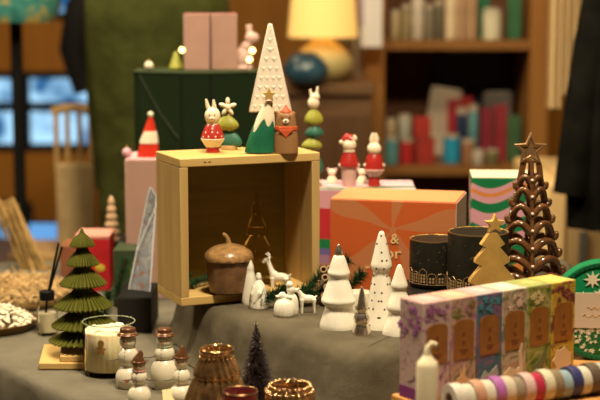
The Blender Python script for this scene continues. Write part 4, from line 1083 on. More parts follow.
# diffuser bottle
c,r=base_at(48,346,9.5,TZ); c.y+=.0; Y=c.y; 
c=Vector((P(48,340,2.29).x,2.29,TZ)); Y=2.29; k=S(Y)
db=thing('reed_diffuser',c,'small glass diffuser bottle with black collar and black reeds','diffuser')
zc=P(48,299,Y).z-TZ
MB().lathe([(8*k,0),(10*k,.001),(10.3*k,.005),(10.3*k,zc-.012),(9*k,zc-.004),(6*k,zc),(5*k,zc-.001),(7.5*k,zc-.006),(9*k,zc-.014),(9*k,.005),(1*k,.004)],36).build('glass_bottle',glass,db,ang=50)
MB().lathe([(8.8*k,.0052),(8.8*k,zc*.62),(.001,zc*.62)],36).build('liquid',mat('pale oil',(.6,.5,.36),.2),db)
MB().lathe([(7.4*k,zc-.001),(7.6*k,zc),(7.6*k,zc+.012),(6.5*k,zc+.0135),(1*k,zc+.0135)],28).build('black_collar',dark,db)
for dx,vt in((13,243),(16,247),(11,252)):
    q=P(48+dx,vt,Y).z-TZ; MB().tube([(-3*k,0,.012),(0,0,zc),(dx*k,(dx-13)*.0015,q)],.0019,6).build('reed',dark,db)
# dish with white shavings
c=Vector((PZ(-8,322,TZ+.01).x,PZ(-8,322,TZ+.01).y,TZ)); Y=c.y; k=S(Y)
ds=thing('round_dish',c,'dark round dish with brass rim at the left edge, heaped with white petals','dish')
MB().lathe(smoothp([(38*k,0),(42*k,.001),(47*k,.014),(46*k,.0155),(43*k,.010),(5*k,.006)],1),64).build('dish_body',mat('dark brass dish',(.16,.09,.03),.35,.7),ds,ang=60)
m=MB(); rnd=random.Random(12)
for q in range(420):
    rr=math.sqrt(rnd.random())*41*k; a_=rnd.uniform(0,6.28); hgt=.012+.022*(1-(rr/(41*k))**2)
    m.ell((rr*math.cos(a_),rr*math.sin(a_),hgt+rnd.uniform(-.003,.003)),(rnd.uniform(.004,.009),rnd.uniform(.003,.005),.0015),6,rot=Euler((rnd.uniform(-.6,.6),rnd.uniform(-.6,.6),rnd.uniform(0,6))))
fl=m.build('petals',mat('cream white petals',(.74,.66,.50),.7)); fl.location=c+Vector((0,0,.0005)); tag(fl,'cream white petals heaped in the dark dish at the left edge','petals',kind='stuff')

# ------------------------------------------------------------------ boxes at the back left
def cbox(name,u0,u1,vt,Y,depth,zb,mt,label,cat='box',rz=0,bev=.0015,part='carton'):
    a_=P(u0,vt,Y); b_=P(u1,vt,Y); w=b_.x-a_.x; h=a_.z-zb
    o=thing(name,(a_.x,Y,zb),label,cat,rz)
    MB().box((w/2,depth/2,h/2),(w,depth,h)).build(part,mt,o,bev=bev); return o,w,h
pkb,w,h=cbox('pink_carton',124.5,175,160,2.56,.12,TZ,pinkp,'tall pale pink carton behind the pine box, felt cone on top')
MB().box((w/2,.06,h+.0005),(w-.002,.118,.001)).build('lid_panel',mat('lilac lid',(.55,.36,.38),.7),pkb)
MB().prism([(.075,.13),(.078,.135),(.082,.128),(.080,.122),(.076,.120)],-.001,0).build('printed_mark',dark,pkb,smooth=False)
PKZ=TZ+h+.001
# felt cone santa
Y=2.60; p=Vector((P(148.5,158,Y).x,Y,PKZ)); k=S(Y)
fs_=thing('santa_cone',p,'red felt santa cone with white band and pompom on the pink carton','ornament')
def zq(v): return P(148,v,Y).z-PKZ
m=MB(); rl=[(-11.2,10.8,0),(-11,10.8,.004),(-8.5,9.8,zq(144)),(-5.5,8.3,zq(133)),(-2,6.6,zq(124)),(1.2,4.5,zq(116))]
ringcone(m,[(a_*k,b_*k,z_) for a_,b_,z_ in rl],24,.8); m.build('red_cone',mat('red felt',(.55,.035,.015),.9,bump=.2,bscale=300),fs_,ang=70)
m=MB(); rl=[(-8.9,10.0,zq(143)),(-8.5,9.9,zq(141)),(-4.9,8.6,zq(132.0)),(-4.6,8.3,zq(131))]
ringcone(m,[((a_)*k,(b_+.2)*k,z_) for a_,b_,z_ in rl],24,.84); m.build('white_band',cream,fs_,ang=70)
MB().ell((2.7*k,0,zq(114.5)),3*k,14).build('pompom',cream,fs_)
# small pink thing behind
q=P(126,158,2.66)
o=thing('pink_bauble',(P(127,160,2.59).x,2.59,PKZ),'small pink bauble at the left corner of the pink carton','bauble')
MB().ell((0,0,.0085),.0085,16).build('ball',mat('pink gloss',(.60,.33,.38),.3),o); MB().lathe([(.002,.016),(.002,.020)],8).build('cap',golds,o)
# green polygonal box
GY=2.72
zg=P(132,72,GY).z
gb=thing('green_octagonal_box',(P(194,72,GY).x,GY+.085,TZ),'dark green faceted gift box behind the pine box, two pink cartons on top','box')
k=S(GY); hw=62*k
dg=mat('dark green board',(.012,.022,.009),.7,var=.08,scale=8,spec=.05)
H2=zg-TZ
outl=[(-hw,-.045),(-hw+.013,-.06),(-.022,-.085),(.028,-.085),(hw*.98,-.055),(hw,.03),(.03,.085),(-.03,.085),(-hw,.05)]
MB().slab(outl,0,H2-.004).build('box_body',dg,gb,smooth=False,bev=.001)
MB().slab([(x*1.02,y*1.02) for x,y in outl],H2-.004,H2).build('lid',mat('green lid edge',(.035,.048,.022),.7),gb,smooth=False,bev=.001)
m=MB()
for x,y in((-.0235,-.0845),(.0295,-.0845)): m.box((x,y-.0002,H2/2),(.0035,.002,H2-.012))
m.build('panel_gap',dark,gb,smooth=False)
x0=-hw+.004
MB().tube([(-hw+.012,-.062,H2-.006),(-hw+.05,-.073,H2-.075),(-.03,-.087,H2-.12)],.0012,6).build('cord',mat('grey cord',(.045,.052,.035),.7),gb)
for i,(u0,u1,lbx) in enumerate([(183,209,'pale pink upright carton on the green box, left of two'),(211,237,'pale pink upright carton on the green box, right of two')]):
    a_=P(u0,14,2.78); b_=P(u1,14,2.78); zb=TZ+H2+.0005; w=b_.x-a_.x
    o=thing('pink_carton',(a_.x,2.78,zb),lbx,'box',math.radians(3 if i else -3),'pair of pale pink cartons on the green box')
    MB().box((w/2,w/2,(a_.z-zb)/2),(w,w*.8,a_.z-zb)).build('carton',pinkp,o,bev=.001)
    MB().box((w/2,w/2,a_.z-zb+.0005),(w*.97,w*.77,.001)).build('lid_panel',mat('rose lid',(.45,.16,.16),.6),o)
GTZ=TZ+H2+.0003
# pink rabbit figurine with golden bulbs
Y=2.80; p=Vector((P(246,72,Y).x,Y,GTZ)); k=S(Y)
o=thing('rabbit_figurine',p,'pale pink rabbit figurine on the green box, right of the pink cartons','figurine')
def zq(v): return P(246,v,Y).z-GTZ
pf=mat('blush figurine',(.62,.40,.34),.5)
m=MB(); m.ell((-2*k,0,zq(58)),(9*k,7*k,13*k),18); m.ell((6*k,-.002,zq(38)),(7.5*k,5*k,6*k),16); m.tube([(0,0,zq(48)),(4*k,0,zq(41))],[6*k,4*k],12)
m.tube([(3*k,0,zq(36)),(1*k,0,zq(25))],[2.6*k,1.4*k],10); m.tube([(5*k,.003,zq(36)),(4.5*k,.003,zq(24))],[2.4*k,1.4*k],10); m.ell((-2*k,0,zq(68)),(9.5*k,7.5*k,5*k),14)
m.build('rabbit_body',pf,o,remesh=.0014)
bulb=mat('warm fairy bulb',(1,.75,.3),.3,emit=9,ecol=(1,.62,.18))
fl=thing('fairy_lights',(P(250,70,2.735).x,2.735,GTZ),'warm fairy light bulbs glowing on the green box beside the pink rabbit','lights')
wire=MB(); wp=[]
for i,(u,v) in enumerate([(252.5,50.5),(249.5,59.5)]):
    q=P(u,v,2.735)-fl.location; MB().ell(q,.0052,14).build('bulb',bulb,fl); wp.append(q)
wire.tube([(-.02,.0,.002),(-.005,0,.004)]+[wp[1],wp[0]],.0007,6); wire.build('wire',dark,fl)
fl2=thing('fairy_lights',(P(180,70,2.74).x,2.74,GTZ),'single warm fairy bulb left of the pink cartons','lights')
q=P(182,50,2.74)-fl2.location; MB().ell(q,.0050,14).build('bulb',bulb,fl2); MB().tube([(0,0,.001),(q.x*.5-.004,0,q.z*.5),q],.0007,6).build('wire',dark,fl2)
o=thing('small_tree_figurine',(P(176,72,2.79).x,2.79,GTZ),'tiny olive tree figurine left of the pink cartons','figurine')
MB().lathe([(6*S(2.79),0),(7*S(2.79),.004),(2*S(2.79),.030),(.001,.034)],16).build('foliage',lime,o)
MB().lathe([(2*S(2.79),-.0),(2*S(2.79),.004)],8).build('trunk',MATS['light wood'],o)
o=thing('white_bauble',(P(149,72,2.765).x,2.765,GTZ),'small white bauble on the left corner of the green box','bauble')
MB().ell((0,0,.0085),.0085,14).build('ball',cream,o)
MB().lathe([(.002,.016),(.002,.02)],8).build('cap',golds,o)

# green card box with leaf print + red box + spiral tree + clear bag
gbx,w,h=cbox('green_carton',113,141,250,2.50,.08,TZ,mat('deep green card',(.045,.06,.03),.6,var=.1),'low dark green carton with leaf print behind the paper tree','box')
m=MB(); rnd=random.Random(3)
for q in range(16):
    x=rnd.uniform(.025,w-.003); z=rnd.uniform(.01,h*.75); a_=rnd.uniform(.3,1.3); L0=.012
    m.prism([(x,z),(x+L0*.5*math.cos(a_)-.002*math.sin(a_),z+L0*.5*math.sin(a_)+.002*math.cos(a_)),(x+L0*math.cos(a_),z+L0*math.sin(a_)),(x+L0*.5*math.cos(a_)+.002*math.sin(a_),z+L0*.5*math.sin(a_)-.002*math.cos(a_))],-.0006,-.0001)
m.build('leaf_print',mat('leaf green print',(.10,.17,.03),.6),gbx,smooth=False)
rbx,w,h=cbox('red_carton',75,109,239,2.62,.08,TZ,mat('red card',(.45,.02,.025),.55,var=.15,scale=25),'red carton behind the green paper tree, pink lid','box')
MB().box((w/2,.04,h+.003),(w+.001,.081,.006)).build('lid',mat('salmon lid',(.62,.28,.22),.6),rbx,bev=.001)
MB().ell((w*.72,-.0005,h*.45),(.009,.001,.007),16).build('yellow_spot',mat('yellow print',(.55,.42,.05),.6),rbx)
bbx,w,h=cbox('brown_carton',60,78,246,2.75,.08,TZ,mat('terracotta card',(.26,.10,.05),.7,var=.15,scale=25),'terracotta brown carton left of the red one','box')
p3,w3,h3=cbox('dark_carton',100,124,242,2.72,.09,TZ,mat('black card',(.02,.018,.016),.6),'black carton carrying the wooden spiral tree','box')
Y=2.75; zb=TZ+h3+.001; p=Vector((P(112,242,Y).x,Y,zb)); k=S(Y)
o=thing('spiral_wood_tree',p,'turned pale wood tree of stacked rings behind the red carton','ornament')
pr=[]; 
for i in range(6):
    z0=(P(112,243,Y).z-zb)+(i*7.6)*k; hw=(9.2-1.15*i)*k; pr+=[(hw*.72,max(0,z0)),(hw,z0+2*k),(hw*1.0,z0+4.5*k),(hw*.72,z0+7*k)]
pr=[(r_,max(z_,0.0)) for r_,z_ in pr]; pr.append((.0008,pr[-1][1]+3*k))
MB().lathe(pr,28).build('ringed_body',mat('peach wood',(.52,.34,.20),.6,var=.1),o,ang=70)
# leaning clear packet with printed sheet beside the pine box
zbk=P(134,298,2.30).z
o=thing('shade_block',(P(117,300,2.30).x,2.30,TZ),'low black block added for the dark shade behind the candle jar, carrying the clear packet','box')  # black block added to stand in for the shade behind the jar
wbk=P(151,300,2.30).x-P(117,300,2.30).x
MB().box((wbk/2,.06,(zbk-TZ)/2),(wbk,.12,zbk-TZ)).build('carton',MATS['black card'],o,bev=.001)
MB().box((wbk/2,.06,zbk-TZ+.0004),(wbk-.002,.118,.0008)).build('lid_panel',dark,o)
def packet():
    # plane leaning: top at (150,187), bottom (133..147, 300)
    Yp=2.36
    o=thing('clear_packet',(P(143,300,Yp).x,Yp,zbk+.001),'clear plastic packet of printed sheets standing on the black shade block beside the pine box','packet')
    b_=o.location
    pts=[P(129,304,Yp)-b_,P(150,306,Yp-.02)-b_,P(156,196,Yp+.03)-b_,P(150,187,Yp+.03)-b_,P(146,205,Yp+.03)-b_]
    pts[0].z=.001; pts[1].z=.001
    pts=[Vector((q.x,q.y,q.z)) for q in pts]
    n_=Vector((.15,-.95,.1)).normalized()*.003
    m=MB(); m.add([q-n_ for q in pts]+[q+n_ for q in pts],[(0,1,2,3,4),(9,8,7,6,5)]+[(i,i+5,(i+1)%5+5,(i+1)%5) for i in range(5)])
    m.build('printed_sheets',floral('packet print',(.22,.24,.28),(.28,.14,.08),(.38,.36,.36),(.08,.10,.14),45),o,smooth=False)
    m=MB(); m.tube([pts[3]+n_*1.2,pts[4]+n_*1.3,(pts[4]+pts[0])/2+n_*1.6,pts[0]+n_*1.3],.0012,6); m.tube([pts[3]+n_*1.2,pts[2]+n_*1.2,(pts[2]+pts[1])/2+n_*1.4,pts[1]+n_*1.2],.0012,6)
    m.tube([pts[4].lerp(pts[0],.2)+n_*1.6,pts[2].lerp(pts[1],.12)+n_*1.6,pts[4].lerp(pts[0],.55)+n_*1.6],.0012,6)
    m.build('film_creases',mat('glossy film edge',(.55,.56,.6),.12,coat=.6),o)
packet()
# dark wreath fir behind candle jar
q0=Vector((-.235,2.30,TZ+.002))
def g2(x,y,z): return Vector((x,y,TZ+z))
garland('fir_bundle',[[g2(-.305,2.43,.012),g2(-.30,2.44,.05),g2(-.29,2.45,.09)],[g2(-.285,2.44,.012),g2(-.275,2.445,.05),g2(-.268,2.45,.085)],[g2(-.31,2.30,.012),g2(-.305,2.31,.035),g2(-.302,2.32,.06)]],'dark fir sprigs standing between the paper tree and the low black shade block','greenery',420,.017,Vector((-.29,2.42,TZ+.002)),8)

# straw basket heap (left, behind the dish)
Yb=2.54; c=Vector((P(16,330,Yb).x,Yb,TZ+.001)); k=S(Yb)
bk=thing('wicker_basket',c,'wide shallow wicker basket behind the dish at the left edge','basket')
MB().lathe(smoothp([(50*k,0),(56*k,.002),(58*k,.020),(56*k,.022),(52*k,.006),(5*k,.008)],1),96,mod=lambda a_,z,i,kk:1+.012*math.cos(48*a_+i*PI)).build('basket_wall',mat('wicker',(.36,.23,.10),.8,var=.3,scale=60),bk,ang=80)
m=MB(); rnd=random.Random(21)
for q in range(1500):
    rr=math.sqrt(rnd.random())*52*k; a_=rnd.uniform(0,6.28); z=.012+.026*(1-(rr/(62*k))**2)*rnd.uniform(.7,1.05); d=Vector((rnd.uniform(-1,1),rnd.uniform(-1,1),rnd.uniform(-.15,.3))).normalized()*rnd.uniform(.012,.024)
    pc=Vector((rr*math.cos(a_),rr*math.sin(a_),z)); m.tube([pc-d,pc+Vector((0,0,.004)),pc+d],.0013,4)
o=m.build('straw',mat('dry straw',(.52,.36,.17),.8,var=.3,scale=50),smooth=False,fix=False); o.location=c; tag(o,'dry beige straw filling the wicker basket','straw',kind='stuff')
m=MB(); c=Vector((P(2,320,2.84).x,2.84,TZ+.001))
o=thing('dried_grass_bundle',c,'bundle of dried beige grass leaning at the left edge behind the straw','dried grass')
rnd=random.Random(5)
for q in range(90):
    u0=rnd.uniform(24,46); u1=rnd.uniform(-4,16)
    a_=P(u0,270,2.84); b_=P(u1,rnd.uniform(198,215),2.84); e_=P(u0+rnd.uniform(2,14),330,2.84); e_.z=TZ+.002; oy=Vector((0,rnd.uniform(-.02,.02),0))
    m.tube([e_-c+oy,a_-c+oy,b_-c+oy],.0022,4)
m.build('grass_stems',mat('dried grass',(.42,.27,.10),.8,var=.3,scale=50),o,smooth=False,fix=False)

# ------------------------------------------------------------------ background
# floor lamp with patterned shade
Y=3.7; x=P(20.5,200,Y).x; fl_=thing('floor_lamp',(x,Y,0),'floor lamp at upper left with bright patterned shade and thin black pole','lamp')
MB().lathe([(.13,0),(.135,.004),(.13,.02),(.02,.03)],36).build('base',dark,fl_)
MB().lathe([(.015,.02),(.015,P(20,20,Y).z+.2)],16).build('pole',dark,fl_)
zs0=P(20,20,Y).z; k=S(Y)
shp=floral('patchwork shade',(.10,.42,.36),(1.0,.62,.05),(.05,.28,.26),(.9,.14,.05),11)
MB().lathe([(.088,zs0+.0),(.092,zs0-.004),(.13-.02,zs0+.03),(.12,zs0+.18),(.05,zs0+.24)],40,cap=False).build('patterned_shade',shp,fl_)
# dress form with sweater
Y=3.55; x=P(158,100,Y).x; k=S(Y)
kn_=weave('olive knit',(.034,.038,.008),(.050,.054,.012),300)
sf=thing('sweater_on_stand',(x,Y,0),'dark olive knitted sweater displayed on a stand behind the green box','clothing')
def zq(v): return P(152,v,Y).z
rows=[(255,58,.10),(220,60,.105),(180,61,.105),(140,62,.11),(100,64,.11),(60,67,.11),(25,70,.11),(0,69,.105),(-15,54,.085),(-24,30,.065),(-27,20,.052)]
vs=[];fs=[];N=72
for i,(v,hw,dp) in enumerate(rows):
    for q in range(N):
        a_=2*PI*q/N; f_=1+.025*math.sin(9*a_+i*.3)*(1 if i<8 else .3)+.012*math.sin(17*a_+i)
        dip=(.085 if i>9 else .06)*max(0,-math.sin(a_))**6 if i>=9 else 0
        vs.append((hw*k*math.cos(a_)*f_,dp*math.sin(a_)*f_,zq(v)-dip))
for i in range(len(rows)-1):
    for q in range(N): q2=(q+1)%N; fs.append((i*N+q,i*N+q2,(i+1)*N+q2,(i+1)*N+q))
MB().add(vs,fs).build('sweater_body',kn_,sf,ang=80)
for s_ in(-1,1):
    MB().tube([(s_*42*k,.01,zq(-8)),(s_*54*k,.03,zq(20)),(s_*58*k,.04,zq(90)),(s_*52*k,.03,zq(190))],[.04,.045,.036,.03],20).build('sleeve',kn_,sf,ang=80)
MB().lathe([(.040,zq(20)),(.040,zq(-15)),(.030,zq(-22))],32,sq=(1,.9)).build('neck_shade_block',dark,sf)  # dark block added for the shade inside the collar opening
MB().lathe([(.02,.02),(.02,zq(-10))],12).build('stand_pole',dark,sf); MB().lathe([(.15,0),(.155,.005),(.15,.02),(.02,.03)],32).build('stand_base',dark,sf)
# dark garment left of sweater
Y=4.3; x=P(80,0,Y).x; k=S(Y)
o=thing('black_jacket',(x,Y,0),'black jacket on a stand just left of the olive sweater','clothing')
m=MB(); m.tube([(18*k,0,P(80,-20,Y).z),(2*k,0,P(80,10,Y).z),(-8*k,0,P(80,50,Y).z),(2*k,0,P(80,92,Y).z)],[.035,.05,.04,.028],20); m.build('jacket_sleeve',dark,o,ang=80)
m=MB(); m.lathe([(.14,P(80,200,Y).z),(.15,P(80,150,Y).z),(.16,P(80,60,Y).z),(.17,P(80,0,Y).z),(.05,P(80,-25,Y).z)],32,c=(.24,0,0),sq=(1,.6)); m.build('jacket_body',dark,o,ang=80)
MB().lathe([(.018,.01),(.018,P(80,190,Y).z)],10,c=(.24,0,0)).build('stand_pole',framem,o); MB().lathe([(.14,0),(.145,.004),(.14,.015),(.02,.02)],28,c=(.24,0,0)).build('stand_base',framem,o)
# wooden chair with slats
Y=3.85; k=S(Y); x=P(76,200,Y).x
lw=mat('light beech',(.42,.26,.10),.5,var=.1); cl_=mat('beige linen cover',(.36,.25,.12),.85,var=.1)
o=thing('slatted_chair',(x,Y,0),'pale wooden chair with slatted back, beige cover over its lower half','chair',0)
def zq(v): return P(76,v,Y).z
for dx,vt in((-18,110),(-7,108),(5,108),(16,112)): MB().box((dx*k,0,(zq(vt)+zq(170))/2),(4.6*k,.02,zq(vt)-zq(170))).build('back_slat',lw,o,bev=.003)
MB().tube([(-22*k,0,zq(112)),(-8*k,0,zq(108)),(6*k,0,zq(108)),(20*k,0,zq(113))],.011,12).build('top_rail',lw,o)
MB().box((0,0,(zq(163)+zq(262))/2),(38*k,.035,zq(163)-zq(262))).build('back_cover',cl_,o,bev=.006)
MB().box((0,.12,zq(262)),(.36,.24,.04)).build('seat',lw,o,bev=.006)
for sx in(-.16,.16):
    for sy in(.02,.22): MB().lathe([(.014,0),(.018,zq(262)-.02)],12,c=(sx,sy,0)).build('leg',lw,o)
# monitor on a counter
Y=4.6; a_=P(29,224,Y); b_=P(61,252,Y)
o=thing('monitor',((a_.x+b_.x)/2,Y,b_.z-.02),'small bright blue screen on the counter at left','screen')
ctz=b_.z-.02
MB().box((0,.006,.022+(a_.z-b_.z)/2),(b_.x-a_.x+.012,.012,a_.z-b_.z+.012)).build('bezel',dark,o,bev=.003)
MB().box((0,-.001,.022+(a_.z-b_.z)/2),(b_.x-a_.x,.002,a_.z-b_.z)).build('screen',mat('lit blue screen',(.05,.1,.2),.3,emit=1.0,ecol=(.12,.36,.75)),o)
MB().box((0,.012,.008),(.05,.05,.016)).build('stand',dark,o)
o=thing('counter',(-1.25,Y-.05,0),'dark wooden counter in the far left background','counter')
MB().box((.0,.2,ctz-.02),(1.6,.5,.038)).build('countertop',MATS['table wood'],o,bev=.003); MB().box((0,.22,(ctz-.04)/2),(1.5,.42,ctz-.04)).build('front_panel',wood('counter panel',(.16,.07,.02),(.22,.10,.03),.6,'Z',.3),o)

# cabinet with lamp
Y=4.0; k=S(Y); ztp=P(320,84,Y).z
o=thing('side_cabinet',(P(312,0,Y).x,Y,0),'dark wooden side cabinet under the glowing lamp','cabinet')
MB().box((0,.13,ztp-.015),(.34,.28,.028)).build('top',MATS['table wood'],o,bev=.003); MB().box((0,.135,(ztp-.03)/2),(.32,.26,ztp-.03)).build('body',MATS['table wood'],o,bev=.003)
for s_ in(-1,1):
    dr=MB().box((s_*.079,-.002,ztp*.5),(.15,.012,ztp*.85)).build('door',wood('cabinet door',(.07,.03,.012),(.10,.05,.02),.5,'Z',.4),o,bev=.002)
    MB().ell((s_*.02,-.015,ztp*.6),.01,12).build('knob',golds,dr)
lp=thing('table_lamp',(P(323,0,Y+.13).x,Y+.13,ztp),'glowing table lamp with wide cream fabric shade and pale round base','lamp')
Yl=Y+.13; kl=S(Yl)
def zq(v): return P(323,v,Yl).z-ztp
MB().lathe(smoothp([(.04,0),(.06,.002),(.085,.03),(.08,.07),(.03,.11),(.02,zq(36))],2),36).build('lamp_base',mat('pale yellow ceramic',(.42,.34,.14),.5),lp)
shm=bpy.data.materials.new('lit fabric shade'); shm.use_nodes=True; bb=shm.node_tree.nodes['Principled BSDF']; bb.inputs['Base Color'].default_value=(.7,.5,.2,1); bb.inputs['Emission Color'].default_value=(1,.56,.13,1); bb.inputs['Emission Strength'].default_value=.75; bb.inputs['Roughness'].default_value=.9
MB().lathe([(34*kl,zq(37)),(34.3*kl,zq(36)),(27*kl,zq(-50)),(26.6*kl,zq(-50)),(33.6*kl,zq(37))],48,cap=False).build('lamp_shade',shm,lp,ang=60)
MB().ell((0,0,zq(10)),.03,14).build('light_bulb',mat('lit bulb',(1,.8,.5),.3,emit=3,ecol=(1,.65,.25)),lp)
q=P(305,82,3.93); tb=thing('teal_bowl',(P(306,0,4.0).x-.0,3.99,ztp),'dark teal glazed pot beside the lamp','bowl'); k=S(3.99)
MB().lathe(smoothp([(10*k,0),(16*k,.001),(23*k,10*k),(22*k,19*k),(14*k,29*k),(10*k,30*k),(8*k,27*k),(2*k,10*k)],2),40).build('bowl_body',mat('dark teal glaze',(.02,.06,.09),.3,coat=.4,var=.4,scale=12),tb,ang=70)
MB().lathe([(10*k,29.4*k),(11.6*k,30.4*k),(10*k,31.2*k)],32,cap=False).build('rim',MATS['dark teal glaze'],tb)
# golden curtain
m=MB(); Y=4.35; N=60; vs=[];fs=[]
x0=P(338,0,Y).x; x1=P(364,0,Y).x; z0=P(0,215,Y).z; z1=2.2
for i in range(N+1):
    xx=x0+(x1-x0)*i/N; yy=Y+.02*math.sin(i*.75)+.01*math.sin(i*.31)
    for zz2 in(.25,z1):
        for oy in(0,.006): vs.append((xx,yy+oy,zz2))
for i in range(N):
    b_=i*4; c_=b_+4; fs+=[(b_,c_,c_+2,b_+2),(b_+1,b_+3,c_+3,c_+1),(b_,b_+1,c_+1,c_),(b_+2,c_+2,c_+3,b_+3)]
m.add(vs,fs); cu=m.build('golden_curtain',mat('golden curtain cloth',(.55,.34,.08),.75,sheen=.3)); tag(cu,'golden yellow hanging curtain between the lamp and the bookshelf','curtain')
rod=MB().tube([(x0-.1,Y+.02,2.22),(x1+.05,Y+.02,2.22)],.012,12).build('curtain_rod',dark); tag(rod,'dark rod above the golden curtain','rod')
# bookshelf
Y=4.3; k=S(Y)
sx0=P(366,0,Y).x; sx1=P(551,0,Y).x; DP=.34
sh=thing('bookshelf',((sx0+sx1)/2,Y,0),'tall warm brown wooden bookshelf in the background, full of boxes and jars','bookshelf'); hwS=(sx1-sx0)/2
sw_=wood('shelf wood',(.24,.10,.02),(.30,.13,.03),.5,'Z',.3); swx=wood('shelf board wood',(.20,.085,.02),(.26,.115,.03),.5,'X',.3)
pt_=.055
for s_ in(-1,1): MB().box((s_*(hwS-pt_/2),DP/2,1.0),(pt_,DP,2.0)).build('side_panel',sw_,sh,bev=.003)
zS1=P(450,45.5,Y).z; zS2=P(450,171,Y).z
for i,zq_ in enumerate((zS1,zS2,zS2-.36,.1,1.95)):
    MB().box((0,DP/2,zq_),(2*hwS-2*pt_-.001,DP-.01,.028)).build('shelf_board',swx,sh,bev=.002)
MB().box((0,DP-.006,1.0),(2*hwS-2*pt_-.001,.010,1.96)).build('back_board',wood('dark shelf back',(.09,.035,.012),(.13,.05,.018),.7,'Z',.3),sh)
zA=zS1+.0145; zB=zS2+.0145
def onshelf(name,u0,u1,vt,zb,Ys,col,label,cat,round_=False,tilt=0,group=None,depth=None):
    a_=P(u0,vt,Ys); b_=P(u1,vt,Ys); w=b_.x-a_.x; h=max(.02,a_.z-zb)
    o=thing(name,((a_.x+b_.x)/2,Ys,zb),label,cat,group=group)
    mm=mat('shelf '+name+' %.2f %.2f %.2f'%col,col,.5,var=.12,scale=18)
    if round_:
        MB().lathe([(w*.46,0),(w/2,.002),(w/2,h*.86),(w*.46,h*.88)],28,c=(0,w/2,0)).build('can_body',mm,o)
        MB().lathe([(w*.47,h*.88),(w*.47,h),(w*.42,h)],28,c=(0,w/2,0)).build('lid',mat('can lid',(.45,.38,.28),.4),o)
    else:
        d_=depth or max(.02,w*.6)
        bx=MB().box((0,d_/2,h/2),(w,d_,h)).build('cover' if cat=='book' else 'carton',mm,o,bev=.002)
        if cat=='book': MB().box((0,d_/2,h+.0002),(w*.7,d_*.9,.001)).build('page_block',cream,o)
        if tilt:
            o.rotation_euler=(0,tilt,0); o.location.z+=abs(math.sin(tilt))*w/2
    return o
TQ=(.10,.27,.28);RE_=(.40,.02,.02)
items=[('tin',385,399,137,zB,4.33,TQ,'teal tin at the left end of the lower shelf','tin',True),
('tin',400,415,139,zB,4.33,RE_,'red tin beside the teal one on the lower shelf','tin',True),
('gift_box',417,435,138,zB,4.33,(.34,.03,.02),'small red box right of the red tin','box',False),
('tin',386,397,119,P(0,137,4.33).z+.001,4.33,(.45,.33,.2),'tan tin stacked on the teal tin','tin',True),
('tin',399,412,115,P(0,139,4.33).z+.001,4.33,(.45,.45,.36),'pale tin stacked on the red tin','tin',True),
('gift_box',414,431,117,P(0,138,4.33).z+.001,4.33,(.38,.03,.02),'dark red box on top of the small red box','box',False),
('tin',444,461,135,zB,4.36,(.02,.30,.50),'bright blue tin in the middle of the lower shelf','tin',True),
('jar',462,476,140,zB,4.34,(.28,.13,.06),'brown jar right of the blue tin','jar',True),
('gift_box',448,460,100,zB,4.48,(.36,.02,.03),'tall red box behind the blue tin','box',False),
('gift_box',461,473,97,zB,4.48,(.42,.02,.02),'taller red box next to the tall one behind the brown jar','box',False),
('tin',457,468,108,zB,4.42,(.01,.03,.08),'navy tin in front of the red boxes','tin',True),
('tin',469,479,105,zB,4.42,(.12,.30,.32),'tall turquoise tin right of the navy tin','tin',True),
('gift_box',481,493,108,zB,4.40,(.20,.015,.03),'crimson box, left of two on the right of the lower shelf','box',False),
('gift_box',495,507,105,zB,4.42,(.26,.02,.03),'bright crimson box, right of two on the lower shelf','box',False),
('gift_box',508,521,116,zB,4.40,(.04,.10,.04),'dark green box at the right end of the lower shelf','box',False),
('jar',473,485,150,zB,4.315,(.5,.45,.36),'small cream jar in front of the turquoise tin','jar',True),
('jar',487,500,150,zB,4.315,(.16,.15,.06),'small olive jar in front of the crimson boxes','jar',True),
('book',484,512,92,zB,4.53,(.17,.14,.12),'grey brown album at the back right of the lower shelf','book',False),
('book',436,513,53,zB,4.60,(.008,.011,.02),'very large dark navy album standing against the back of the lower shelf','book',False),
('jar',391,401,10,zA,4.36,(.40,.30,.16),'tan jar at the left end of the upper shelf','jar',True),
('bottle',402,411,4,zA,4.36,(.30,.24,.12),'olive tan bottle beside the tan jar on the upper shelf','bottle',True),
('bottle',412,425,-6,zA,4.36,(.58,.50,.40),'white bottle on the upper shelf','bottle',True),
('jar',426,434,4,zA,4.36,(.22,.20,.14),'grey jar right of the white bottle','jar',True),
('jar',435,444,0,zA,4.37,(.14,.12,.08),'dark jar left of the cream book','jar',True),
('book',446,456,-20,zA,4.36,(.66,.52,.34),'cream spined book on the upper shelf','book',False),
('book',457,464,-20,zA,4.36,(.42,.27,.15),'tan book next to the cream one','book',False),
('book',465,477,-16,zA,4.36,(.36,.22,.12),'brown tan book, third of the upper shelf row','book',False),
('book',479,490,-16,zA,4.44,(.01,.16,.07),'bright green book behind the cream jar','book',False),
('jar',484,503,8,zA,4.34,(.60,.56,.40),'cream jar in front of the green book on the upper shelf','jar',True),
('gift_box',508,522,-10,zA,4.38,(.03,.12,.05),'dark green box at the right end of the upper shelf','box',False)]
for it in items:
    onshelf(*it[:9],round_=it[9],depth=.02 if it[0]=='book' and it[1]>430 and it[5]>4.45 else None)
o=onshelf('book',421,452,90,zB,4.50,(.48,.38,.28),'cream book leaning against the back of the lower shelf','book',tilt=.16,depth=.02)
